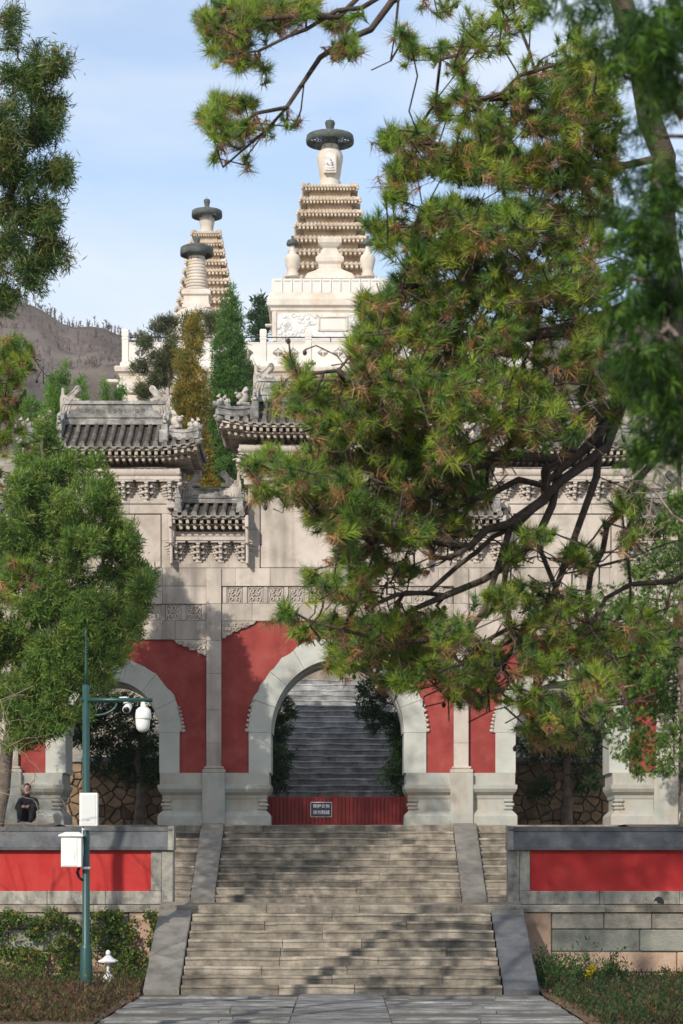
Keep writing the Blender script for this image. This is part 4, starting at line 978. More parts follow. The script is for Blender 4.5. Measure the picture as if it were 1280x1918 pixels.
# base pavilion below it
YH = 100.0
def hx(u): return X(u, YH)
def hz(v): return Z(v, YH)
hb = thing('pagoda_hall', 'square white marble hall with parapet below the tallest pagoda', 'pagoda base', (hx(619), YH, bz(685)))
hc = hx(619); kh = YH/F
def hl(half, v, dy=0): h = half*kh; return (hc-h, hc+h, YH-dy, YH+2*h-dy*.5, hz(v))
MB().rects([hl(109,660,0),hl(109,583,0),hl(112,582,.05),hl(112,577,.05)]).build('hall_wall', M['marble'], hb)
MB().rects([hl(112,577,.05),hl(117,573,.2),hl(118,562,.22),hl(117,561,.2),hl(113,549,.1),hl(112,548,.06)]).build('cornice', M['marble'], hb)
MB().rects([hl(110,548,.02),hl(110,522,.02)]).build('parapet', M['marblerail'], hb)
for i in range(12):
    u = 514+18.2*i; mb = MB().cbox(hx(u),hx(u+13.5),YH-.06,YH,hz(527),hz(524.5),.02); mb.cbox(hx(u+13),hx(u+16),YH-.07,YH,hz(548),hz(522),.02); mb.build('parapet_moulding', M['marblerail'], hb)
MB().cbox(hx(511),hx(519),YH-.06,YH+.2,hz(640),hz(583),.03).build('corner_post', M['marble'], hb); MB().cbox(hx(719),hx(727),YH-.06,YH+.2,hz(640),hz(583),.03).build('corner_post', M['marble'], hb)
MB().cbox(hx(519.5),hx(718.5),YH-.02,YH+.1,hz(636),hz(587),.02).build('relief_panel', M['marblerelief'], hb)
mb = MB()
for _ in range(150): 
    u, v = random.uniform(523,715), random.uniform(590,634)
    if abs(u-624) < 28: continue
    r = random.uniform(.05,.13); (mb.blob((hx(u),YH-.02,hz(v)),(r,.035,r*.8),random.random(),6,4) if random.random()<.5 else curl(mb, hx(u), hz(v), r, random.random()*6, 1.0, YH-.025, 1, .022))
tag(mb.build('relief_carving', M['marblerelief'], hb), kind='stuff')
for (a,b,c,d) in ((596,652,593,596),(596,652,618,621),(596,599.5,593,621),(648.5,652,593,621)): MB().cbox(hx(a),hx(b),YH-.09,YH,hz(d),hz(c),.02).build('plaque_frame', M['marble'], hb)
MB().cbox(hx(600),hx(648),YH-.045,YH,hz(617.5),hz(596.5),.01).build('plaque', M['marblerail'], hb)
for s in (-1, 1): MB().cbox(hc+s*109*kh-(.0 if s>0 else .35), hc+s*109*kh+(.35 if s>0 else 0), YH+1.0, YH+1.3, hz(600), hz(596), .03).build('side_spout', M['marble'], hb)
# little stepped pavilion and two bottle stupas on the hall
YS = 101.5
def sx_(u): return X(u, YS)
def sz_(v): return Z(v, YS)
pvn = thing('stepped_pavilion', 'small stepped white pavilion in front of the tallest pagoda', 'shrine', (sx_(618), YS, sz_(524)))
ks = YS/F
MB().sqlathe([(r*ks, sz_(v)) for r, v in ((47,524),(42,514),(26,505),(21,501),(21,489))], sx_(618), YS+.5, .7).build('lower_body', M['marble'], pvn)
MB().sqlathe([(r*ks, sz_(v)) for r, v in ((20,489.5),(21,493),(26,488),(26.5,481),(20,474),(15,467),(14,463))], sx_(618), YS+.5, .7).build('lower_roof', M['marble'], pvn)
MB().sqlathe([(r*ks, sz_(v)) for r, v in ((13,463.2),(13,461),(17,458),(22.5,452),(22.5,445),(20,441.5),(0,441))], sx_(618), YS+.5, .7).build('upper_roof', M['marble'], pvn)
for u, lb in ((548.5, 'small white bottle stupa left of the stepped pavilion'), (689, 'small white bottle stupa right of the stepped pavilion')):
    st = thing('bottle_stupa', lb, 'stupa', (sx_(u), YS-.3, sz_(523)), 'small stupas flanking the stepped pavilion')
    MB().lathe([(r*ks, sz_(v)) for r, v in ((13,523),(13,520),(11,519),(11.5,515),(9.5,514),(10.5,508),(14,494),(14.5,488),(12,482),(7,479),(7.5,476),(5.5,475),(4.2,465),(4,461))], sx_(u), YS-.3, 20).build('body', M['marble'], st)
    MB().lathe([(r*ks, sz_(v)) for r, v in ((4,464),(11,463),(11.5,459),(10,456),(9.5,454),(4,452.5),(2.2,451),(2.5,446),(0,445))], sx_(u), YS-.3, 20).build('cap', M['bronze'], st)
# left: ringed dagoba in front, square pagoda behind
YD = 102.0
def dx(u): return X(u, YD)
def dz(v): return Z(v, YD)
kd = YD/F
dg_ = thing('white_dagoba', 'white domed dagoba with ringed spire and bronze canopy', 'dagoba', (dx(369), YD, bz(685)))
MB().lathe([(r*kd, dz(v)) for r, v in ((52,690),(52,665),(47,660),(44,655),(48,645),(50,632),(51.5,618),(49,603),(42,592),(34,584),(30,581.5))], dx(369), YD, 32).build('dome', M['marble'], dg_)
MB().sqlathe([(r*kd, dz(v)) for r, v in ((26,582),(26,576),(24,575),(23,560),(27,557),(27,551),(22,546.5))], dx(369), YD).build('harmika', M['marble'], dg_)
for i in range(11):
    v = 546.5-6.0*i; r = 21.8-.62*i
    MB().lathe([(r*kd*.93, dz(v)),(r*kd, dz(v-1)),(r*kd, dz(v-4.4)),(r*kd*.93, dz(v-5.6))], dx(369), YD, 24).build('spire_ring', M['marble'], dg_)
canopy(dg_, dx(369), YD, dz(479), 31*kd, 14*kd, 14*kd, 19*kd)
mb = MB(); mb.lathe([(15*kd,dz(480)),(26*kd,dz(464)),(26*kd,dz(462.5)),(5*kd,dz(461))], dx(369), YD, 28); mb.build('canopy_plate', M['bronze'], dg_)
YB = 112.0
lt = thing('square_pagoda', 'slender white tiered pagoda rising behind the ringed dagoba', 'pagoda', (X(388,YB), YB, bz(685)))
kb = YB/F
for i in range(12):
    v = 447 + 18.6*i; eave_tier(lt, X(388,YB), YB, Z(v,YB), (27.5+3.55*i)*kb, 18.6*kb, M['tier'], M['brownstone'], 11)
MB().lathe([(r*kb, Z(v,YB)) for r, v in ((13,440),(13,434),(11.5,431),(12.5,424),(14.5,416),(14,409),(10,408),(10,400))], X(388,YB), YB, 24).build('jar', M['marble'], lt)
canopy(lt, X(388,YB), YB, Z(407,YB), 28.5*kb, 11*kb, 9.5*kb, 21*kb)

# ------------------------------------------------------------------ camera pole, boxes, lantern, person
YQ = 39.6
def qx(u): return X(u, YQ)
def qz(v): return Z(v, YQ)
q = YQ/F
pole = thing('camera_pole', 'dark green steel pole with a cross arm and pointed rod', 'pole', (qx(160), YQ, -.03))
xp = qx(161.5); 
MB().lathe([(12.5*q,-.05),(12*q,qz(1838)),(10.5*q,qz(1776)),(9.5*q,qz(1771)),(7.2*q,qz(1768)),(6.6*q,qz(1284)),(4*q,qz(1282.5))], xp, YQ, 20).build('shaft', M['polegreen'], pole)
MB().lathe([(2.8*q,qz(1284)),(2.6*q,qz(1255)),(1.6*q,qz(1190)),(1.9*q,qz(1188)),(1.9*q,qz(1183)),(.2*q,qz(1176))], qx(163)*.0+xp, YQ, 10).build('lightning_rod', M['polegreen'], pole)
for k in range(3): MB().lathe([(2.2*q,qz(1225-9*k)),(2.6*q,qz(1223-9*k)),(2.2*q,qz(1221-9*k))], xp, YQ, 10).build('rod_collar', M['polegreen'], pole)
MB().tube([(qx(151.5),YQ-.02,qz(1311)),(qx(286),YQ-.02,qz(1311.5))], 4.1*q, 12).build('cross_arm', M['polegreen'], pole)
mb = MB()
pts = [(qx(177+42*math.sin(t)), YQ, qz(1340-24*(1-math.cos(t)))) for t in np.linspace(0, math.pi/2, 9)]
mb.tube(pts, 2.2*q, 6); 
for k in range(4): u = 182+8*k; mb.tube([(qx(u),YQ,qz(1315)),(qx(u-4),YQ,qz(1335-5.5*k))], 1.3*q, 5)
mb.build('arm_brace', M['polegreen'], pole)
for v in (1553, 1626): MB().lathe([(7.8*q,qz(v+2.4)),(8.1*q,qz(v+2)),(8.1*q,qz(v-2)),(7.8*q,qz(v-2.4))], xp, YQ, 20).build('clamp_band', M['white'], pole)
dc = thing('dome_camera', 'white dome security camera hanging from the arm end', 'camera', (qx(269), YQ-.02, qz(1316)))
MB().lathe([(r*q, qz(v)) for r, v in ((14,1348),(15.2,1345),(14.8,1337),(13.5,1330),(9.5,1326),(5.2,1324),(5.2,1319),(4.0,1318),(4.0,1315))], qx(269), YQ-.02, 24).build('housing', M['white'], dc)
MB().lathe([(r*q, qz(v)) for r, v in ((3,1371.5),(8,1369.5),(11.5,1365),(13.3,1358),(13.6,1349),(13.6,1347.5))], qx(268), YQ-.02, 24).build('camera_ball', M['white'], dc)
MB().lathe([(5.5*q,qz(1362)),(5.5*q,qz(1361))], qx(268), YQ-.02, 12).build('lens_ring', M['whitegrey'], dc)
bc = thing('bullet_camera', 'small white bullet camera clamped beside the pole arm', 'camera', (qx(238), YQ, qz(1315)))
MB().tube([(qx(241),YQ+.06,qz(1321)),(qx(239),YQ-.02,qz(1327)),(qx(238),YQ-.10,qz(1330))], [7*q,7.5*q,7.5*q], 12).build('housing', M['white'], bc)
MB().tube([(qx(238),YQ-.10,qz(1330)),(qx(238),YQ-.108,qz(1330.4))], 6.2*q, 12).build('lens', M['black'], bc)
MB().tube([(qx(232),YQ-.02,qz(1317)),(qx(243),YQ-.02,qz(1314)),(qx(243),YQ,qz(1309)),(qx(236),YQ,qz(1306)),(qx(224),YQ,qz(1307))], 1.4*q, 6).build('bracket', M['white'], bc)
sp = thing('column_speaker', 'upright white box loudspeaker strapped to the green pole', 'loudspeaker', (qx(169), YQ-.17, qz(1548)))
MB().cbox(qx(152),qx(186),YQ-.24,YQ-.09,qz(1548),qz(1486),.012).build('cabinet', M['white'], sp); MB().cbox(qx(155.5),qx(182.5),YQ-.247,YQ-.23,qz(1544.5),qz(1489),.004).build('grille', M['whitegrey'], sp)
MB().cbox(qx(165.5),qx(171),YQ-.250,YQ-.24,qz(1538),qz(1537),.001).build('name_plate', M['iron'], sp); MB().cbox(qx(160),qx(176),YQ-.10,YQ-.05,qz(1552),qz(1547),.01).build('mount', M['white'], sp)
cb = thing('equipment_cabinet', 'white metal cabinet with peaked lid mounted low on the pole', 'cabinet', (qx(136), YQ, qz(1625)))
x0, x1 = qx(118), qx(156)
MB().cbox(x0,x1,YQ-.26,YQ+.10,qz(1624),qz(1566),.008).build('box', M['white'], cb)
MB().rects([(x0-.04,x1+.03,YQ-.31,YQ+.13,qz(1567)),(x0-.04,x1+.03,YQ-.31,YQ+.13,qz(1564)),(x0+.05,x1-.05,YQ-.15,YQ+.0,qz(1559)),(x0+.06,x1-.06,YQ-.14,YQ-.01,qz(1558.5))]).build('lid', M['white'], cb)
MB().cbox(qx(119.5),qx(148),YQ-.27,YQ-.25,qz(1622),qz(1569),.004).build('door', M['white'], cb); MB().cbox(qx(142.5),qx(144),YQ-.276,YQ-.265,qz(1612),qz(1596),.002).build('door_seam', M['whitegrey'], cb)
for k in range(3): MB().tube([(qx(147+2*k),YQ-.05,qz(1625)),(qx(144+2*k),YQ-.06,qz(1634)),(qx(148+2*k),YQ-.06,qz(1644+2*k)),(qx(156),YQ-.07,qz(1646+2*k))], 1.2*q, 6).build('cable', M['black'], cb)
MB().tube([(qx(155),YQ-.04,qz(1556)),(qx(157),YQ-.06,qz(1590)),(qx(155),YQ-.05,qz(1626))], 1.0*q, 5).build('cable', M['white'], cb)
YLn = 41.0; kl = YLn/F
ln = thing('garden_lantern', 'small white cast garden lantern in the ivy by the pole', 'lantern', (X(203,YLn), YLn, Z(1834,YLn)))
xn = X(203, YLn); zn = lambda v: Z(v, YLn)
MB().lathe([(r*kl, zn(v)) for r, v in ((11,1840),(10.5,1831),(8,1827),(4,1824),(3,1818),(3,1808),(6,1805))], xn, YLn, 8, False).build('pedestal', M['lantern'], ln)
MB().lathe([(r*kl, zn(v)) for r, v in ((7,1805.2),(7,1803),(5,1802.5),(5,1799),(6,1798.8))], xn, YLn, 6, False).build('light_box', M['lantern'], ln)
MB().lathe([(r*kl, zn(v)) for r, v in ((19,1802),(19.5,1799.5),(12,1796),(6,1791),(4.5,1789.5))], xn, YLn, 6, False, .3).build('roof', M['lantern'], ln)
MB().lathe([(r*kl, zn(v)) for r, v in ((3.5,1790),(5,1786),(4.2,1782),(1.5,1779.5),(0,1779))], xn, YLn, 10).build('finial', M['lantern'], ln)

# person seated in the shade at the foot of the left pier
def person():
    YR = 50.2; base = P(52, 1556, YR); p = thing('person', 'person in dark clothing sitting on the ground by the left pier of the gate', 'person', (base.x, YR, ZT))
    bx_, z0 = base.x, ZT + .02
    pts = [(0,.16,.13),(0,.14,.28),(0,.06,.47),(0,.0,.58),(0,-.03,.68),       # pelvis, waist, chest, neck, head base
           (-.17,.05,.50),(-.23,-.06,.32),(-.12,-.25,.38),(-.05,-.30,.38),     # right arm
           (.17,.05,.50),(.23,-.06,.32),(.12,-.25,.38),(.05,-.30,.38),
           (-.10,.08,.12),(-.14,-.24,.40),(-.13,-.36,.06),(-.13,-.50,.04),
           (.10,.08,.12),(.14,-.24,.40),(.13,-.36,.06),(.13,-.50,.04)]
    ed = [(0,1),(1,2),(2,3),(3,4),(2,5),(5,6),(6,7),(7,8),(2,9),(9,10),(10,11),(11,12),(0,13),(13,14),(14,15),(15,16),(0,17),(17,18),(18,19),(19,20)]
    rad = [.17,.15,.17,.065,.06,.085,.06,.045,.035,.085,.06,.045,.035,.10,.085,.055,.045,.10,.085,.055,.045]
    me = bpy.data.meshes.new('body'); me.from_pydata([(a+bx_, b+YR, c+z0) for a,b,c in pts], ed, []); me.update()
    o = bpy.data.objects.new('tmp_body', me); COL.objects.link(o)
    m = o.modifiers.new('skin', 'SKIN'); o.modifiers.new('sub', 'SUBSURF').levels = 2
    for i, r in enumerate(rad): me.skin_vertices[0].data[i].radius = (r, r); 
    me.skin_vertices[0].data[0].use_root = True
    dg = bpy.context.evaluated_depsgraph_get(); dg.update(); mm = bpy.data.meshes.new_from_object(o.evaluated_get(dg)); bpy.data.objects.remove(o)
    mm.transform(Matrix.Translation((-bx_, -YR, -ZT))); mm.name = 'body'; mm.materials.clear(); mm.materials.append(M['cloth'])
    body = _new('body', mm, p, (bx_, YR, ZT))
    mb = MB(); h = (bx_, YR-.06, z0+.77); mb.blob(h, (.075,.095,.115), 0, 14, 12); mb.blob((h[0],h[1]-.095,h[2]-.01),(.014,.022,.02)); mb.blob((h[0],h[1]-.05,h[2]-.085),(.05,.045,.04))
    for s in (-1,1): mb.blob((h[0]+s*.077,h[1],h[2]-.005),(.012,.022,.03))
    mb.build('head', M['skin'], p)
    mb = MB()
    for s in (-1,1): mb.blob((h[0]+s*.028,h[1]-.088,h[2]+.008),(.012,.006,.006)); 
    mb.blob((h[0],h[1]-.088,h[2]-.05),(.022,.006,.006)); mb.build('face_features', M['hair'], p)
    mb = MB(); mb.blob((h[0],h[1]+.022,h[2]+.035),(.086,.098,.098),0,14,10); mb.build('hair', M['hair'], p)
    for s in (-1,1):
        mb = MB(); w = Vector((bx_+s*.05, YR-.30, z0+.38)); mb.blob(w, (.035,.05,.022))
        for f in range(4): mb.tube([w+Vector((s*(-.024+.016*f),-.035,0)), w+Vector((s*(-.028+.016*f),-.075,-.012)), w+Vector((s*(-.03+.016*f),-.085,-.045))], [.009,.008,.007], 6)
        mb.tube([w+Vector((-s*.03,-.0,0)), w+Vector((-s*.055,-.03,-.004)), w+Vector((-s*.055,-.06,-.02))], [.010,.009,.007], 6); mb.build('hand', M['skin'], p)
person()

# ------------------------------------------------------------------ vegetation
def np_mesh(name, V, FQ, C, material, parent, org):
    """V (n,3) world, FQ (m,k) faces, C (n,3) colours"""
    me = bpy.data.meshes.new(name); n, m, k = len(V), len(FQ), FQ.shape[1]
    me.vertices.add(n); me.vertices.foreach_set('co', (V - np.array(org)).astype(np.float32).ravel())
    me.loops.add(m*k); me.loops.foreach_set('vertex_index', FQ.astype(np.int32).ravel())
    me.polygons.add(m); me.polygons.foreach_set('loop_start', np.arange(0, m*k, k, dtype=np.int32))
    me.update(calc_edges=True)
    a = me.color_attributes.new('Col', 'FLOAT_COLOR', 'POINT'); a.data.foreach_set('color', np.concatenate([C, np.ones((n,1))], 1).astype(np.float32).ravel())
    me.materials.append(material)
    return _new(name, me, parent, org)
def unit(a): return a/np.maximum(np.linalg.norm(a, axis=1, keepdims=True), 1e-9)
def sprays(C, Nn, size, cols, m, upw=.3, out=.8, rnd=.75, wid=.16, lenr=(.55,1.1), spread=.5):
    """leaf clumps: m kite-shaped leaves round every centre"""
    N = len(C); c = np.repeat(C, m, 0); nn = np.repeat(Nn, m, 0); s = np.repeat(size, m); k = np.repeat(cols, m, 0)
    R = unit(RNG.normal(size=(N*m,3)))
    d = unit(nn*out + np.array([0,0,upw]) + R*rnd)
    st = c + RNG.normal(size=(N*m,3))*(s*spread*.5)[:,None]
    L = s*RNG.uniform(*lenr, N*m)
    side = unit(np.cross(d, unit(RNG.normal(size=(N*m,3)))))*(L*wid)[:,None]
    mid = st + d*(L*.45)[:,None]; tip = st + d*L[:,None]
    V = np.stack([st, mid+side, tip, mid-side], 1).reshape(-1,3)
    FQ = np.arange(N*m*4).reshape(-1,4)
    col = k*RNG.uniform(.75,1.3,(N*m,1))
    return V, FQ, np.repeat(col, 4, 0)
def fans(C, D, size, cols, m=7, wid=.10):
    """flat fan sprays (scale-leaved conifers): m narrow leaflets fanned in one plane, drooping tips"""
    N = len(C); a = unit(np.cross(D, unit(RNG.normal(size=(N,3))))); V, K = [], []
    for j in range(m):
        t = (j/(m-1)-.5)*1.9; L = size*(1-.38*abs(t))*RNG.uniform(.8,1.15,N)
        b = C + D*(size*.25*(j%3)/3)[:,None]
        d = unit(D*math.cos(t) + a*math.sin(t) + RNG.normal(size=(N,3))*.14); sd = unit(np.cross(d, np.cross(D, a)))*(L*wid)[:,None]
        V.append(np.stack([b, b+d*(L*.5)[:,None]+sd, b+d*L[:,None]+np.array([0,0,-.10])*L[:,None], b+d*(L*.5)[:,None]-sd], 1)); K.append(cols*RNG.uniform(.8,1.25,(N,1)))
    V = np.concatenate(V, 0).reshape(-1,3); K = np.repeat(np.concatenate(K, 0), 4, 0)
    return V, np.arange(len(V)).reshape(-1,4), K
def pick(pal, n, w=None):
    pal = np.array(pal); i = RNG.choice(len(pal), n, p=w); return pal[i]*RNG.uniform(.85,1.15,(n,1))
def lobes(L, dens, shell=.55):
    """L = [(u,v,ru,rv,y,ry)] ellipsoid lobes in photo columns/rows at depth y; returns centres and outward normals"""
    C, Nn = [], []
    for u, v, ru, rv, y, ry in L:
        k = y/F; n = max(3, int(dens*ru*rv*k*k)); R = unit(RNG.normal(size=(n,3))); r = RNG.uniform(shell,1.0,(n,1))**.6
        p = R*r*np.array([ru*k, ry, rv*k]); p *= (1+.18*RNG.normal(size=(n,1))*.5)
        C.append(p + np.array(P(u,v,y))); Nn.append(R)
    return np.concatenate(C), np.concatenate(Nn)
class Tree:
    """branch skeleton: nodes with parents, grown towards attraction points by a balanced spanning tree"""
    def __init__(s): s.p, s.par, s.len, s.rmin = [], [], [], []
    def limb(s, pts, start=None, r0=.1, r1=.03, step=.25, wig=.03):
        pts = [np.array(p, float) for p in pts]; i0 = -1
        if start is not None and s.p: i0 = int(np.argmin(np.linalg.norm(np.array(s.p)-pts[0], axis=1)))
        tot = sum(np.linalg.norm(pts[i+1]-pts[i]) for i in range(len(pts)-1)); acc = 0; prev = i0
        if i0 < 0: s.p.append(pts[0]); s.par.append(-1); s.len.append(0.0); s.rmin.append(r0); prev = 0
        for i in range(len(pts)-1):
            a, b = pts[i], pts[i+1]; d = np.linalg.norm(b-a); n = max(1, int(d/step))
            for j in range(1, n+1):
                q = a+(b-a)*j/n + RNG.normal(size=3)*wig; acc += d/n
                s.p.append(q); s.par.append(prev); s.len.append(0.0); s.rmin.append(r0+(r1-r0)*acc/tot); prev = len(s.p)-1
    def grow(s, T, bf=.45, step=.22, wig=.035, sag=.0, rt=.006, maxn=4):
        T = np.array(T); M_ = len(T); best = np.full(M_, 1e9); bi = np.zeros(M_, int); done = np.zeros(M_, bool); s.leaf = np.full(M_, -1)
        def upd(i):
            c = np.linalg.norm(T-s.p[i], axis=1) + bf*s.len[i]; m = c < best; best[m] = c[m]; bi[m] = i
        for i in range(len(s.p)): upd(i)
        for _ in range(M_):
            b = np.where(done, 1e9, best); k = int(np.argmin(b)); done[k] = True; i = bi[k]; a = np.array(s.p[i]); d = np.linalg.norm(T[k]-a); n = max(1, min(maxn, int(d/step))); prev = i
            for j in range(1, n+1):
                t = j/n; q = a+(T[k]-a)*t + (RNG.normal(size=3)*wig if j < n else 0) - np.array([0,0,sag*d*math.sin(math.pi*t)])
                s.p.append(q); s.par.append(prev); s.len.append(s.len[prev]+np.linalg.norm(q-s.p[prev])); s.rmin.append(rt); prev = len(s.p)-1; upd(prev)
            s.leaf[k] = prev
    def radii(s, base=.006, ex=.5):
        n = len(s.p); cnt = np.zeros(n)
        kids = [[] for _ in range(n)]
        for i, q in enumerate(s.par):
            if q >= 0: kids[q].append(i)
        for i in range(n-1, -1, -1):
            if not kids[i]: cnt[i] = 1
            if s.par[i] >= 0: cnt[s.par[i]] += cnt[i]
        s.kids = kids; s.r = np.maximum(base*cnt**ex, np.array(s.rmin)); 
        for i in range(n):
            if s.par[i] >= 0: s.r[i] = min(s.r[i], s.r[s.par[i]])
        s.cnt = cnt
    def mesh(s, nside=5):
        mb = MB(); seen = [False]*len(s.p); st = [0]
        while st:
            i = st.pop(); ch = [i]
            if s.par[i] >= 0: ch = [s.par[i], i]
            while s.kids[ch[-1]]:
                ks_ = sorted(s.kids[ch[-1]], key=lambda k: -s.r[k]*1000-s.cnt[k]); st += ks_[1:]; ch.append(ks_[0])
            if len(ch) < 2: continue
            rr = [s.r[k] for k in ch]
            if s.par[i] >= 0: rr[0] = rr[1]
            big = max(rr); mb.tube([s.p[k] for k in ch], rr, 8 if big > .06 else (nside if big > .02 else 4), True, False)
        return mb
def tufts(T, A, L, cols, n=80, w=.0032, droop=.0, cone=1.0, along=.8):
    """pine needle tufts: n needles round the twig end at T pointing along A"""
    N = len(T); t = np.repeat(T, n, 0); a = np.repeat(A, n, 0); l = np.repeat(L, n)*RNG.uniform(.7,1.12,N*n)
    R = unit(RNG.normal(size=(N*n,3))); d = unit(a*(.75*cone*np.repeat(RNG.uniform(.35,1.9,N), n))[:,None] + R*.85); d[:,2] -= droop; d = unit(d)
    b = t - a*(RNG.uniform(0,1,N*n)*np.repeat(L,n)*along)[:,None]
    sd = unit(np.cross(d, RNG.normal(size=(N*n,3))))*w
    V = np.stack([b-sd, b+sd, b+d*l[:,None]], 1).reshape(-1,3)
    c = np.repeat(cols, n, 0)*RNG.uniform(.72,1.35,(N*n,1))
    return V, np.arange(N*n*3).reshape(-1,3), np.repeat(c, 3, 0)
def cat3(parts):
    V, Q, C, o = [], [], [], 0
    for v, q_, c in parts: V.append(v); Q.append(q_+o); C.append(c); o += len(v)
    return np.concatenate(V), np.concatenate(Q), np.concatenate(C)
PINE_G = [(.17,.27,.034),(.225,.32,.040),(.125,.21,.040),(.29,.34,.046),(.165,.235,.052),(.09,.175,.042)]
PINE_B = [(.38,.20,.09),(.31,.17,.085),(.42,.25,.13),(.22,.14,.08)]
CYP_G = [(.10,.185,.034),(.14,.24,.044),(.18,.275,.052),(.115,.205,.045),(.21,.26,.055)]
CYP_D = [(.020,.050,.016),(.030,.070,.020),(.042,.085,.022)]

def pine_tree(name, label, trunk, limbs, pads, YY, ydev, mult=1.0, L=.135, n=85, brown=.55, dens_seed=0, bark='bark', pw=.0032, dead=.35):
    t = Tree(); t.limb([P(u,v,y) for u,v,y in trunk], None, .17, .085, .3, .02)
    for pts, r0, r1 in limbs: t.limb([P(u,v,y) for u,v,y in pts], True, r0*.60, r1*.60, .2, .035)
    T = []
    for pd in pads:
        u,v,ru,rv,nn = pd[:5]; y0 = YY + (pd[5] if len(pd) > 5 else RNG.normal()*ydev*.6)
        for _ in range(max(1, int(nn*mult))):
            a, r = RNG.uniform(0,6.283), RNG.uniform(0,1)**.5
            T.append(P(u+ru*r*math.cos(a), v+rv*r*math.sin(a), y0+RNG.normal()*ydev*.45))
    T = np.array(T); NT_ = len(T); low = np.where(T[:,2] < Z(430, YY))[0]; nd = int(len(low)*dead); T2 = T[RNG.choice(low, nd)] + RNG.normal(size=(nd,3))*np.array([.12,.25,.08]) + np.array([.16,0,-.04])
    t.grow(np.concatenate([T, T2]), .34, .18, .03, .10, .0062); t.leaf = t.leaf[:NT_]; t.radii(.0045, .40)
    o = thing(name, label, 'tree', (t.p[0][0], t.p[0][1], t.p[0][2]))
    t.mesh(5).build('trunk', M[bark], o)
    A = np.array([np.array(t.p[i])-np.array(t.p[t.par[i]]) for i in t.leaf]); A = unit(unit(A) + np.array([0,0,.55]) + RNG.normal(size=A.shape)*.15)
    N = len(T); g = pick(PINE_G, N); LL = L*RNG.uniform(.6,1.2,N)
    parts = [tufts(T, A, LL, g, n, pw)]
    m = RNG.uniform(size=N) < brown; Tb = T[m]-A[m]*(LL[m]*.95)[:,None]
    parts.append(tufts(Tb, unit(A[m]*.6+np.array([0,0,-.35])), LL[m]*.95, pick(PINE_B, m.sum()), int(n*.5), pw, .25, .6))
    m2 = RNG.uniform(size=N) < .35; Tc = T[m2]-A[m2]*(LL[m2]*.7)[:,None] + RNG.normal(size=(m2.sum(),3))*.04
    parts.append(tufts(Tc, unit(A[m2]+RNG.normal(size=(m2.sum(),3))*.5), LL[m2]*.85, pick(PINE_G, m2.sum()), int(n*.7), pw))
    V, Q, C = cat3(parts); tag(np_mesh('crown', V, Q, C, M['needle'], o, ORG[o]), kind='stuff')
    # cones
    mb = MB(); tw = [k for k in range(len(t.p)) if t.r[k] < .014 and t.par[k] >= 0]
    for k in RNG.choice(tw, min(len(tw), max(3, N//9)), False):
        mb.blob(np.array(t.p[k])+np.array([0,0,-t.r[k]-.016]), (.018,.018,.024), 0, 6, 4)
    tag(mb.build('pine_cones', M['bark'], o), kind='stuff')
    return o
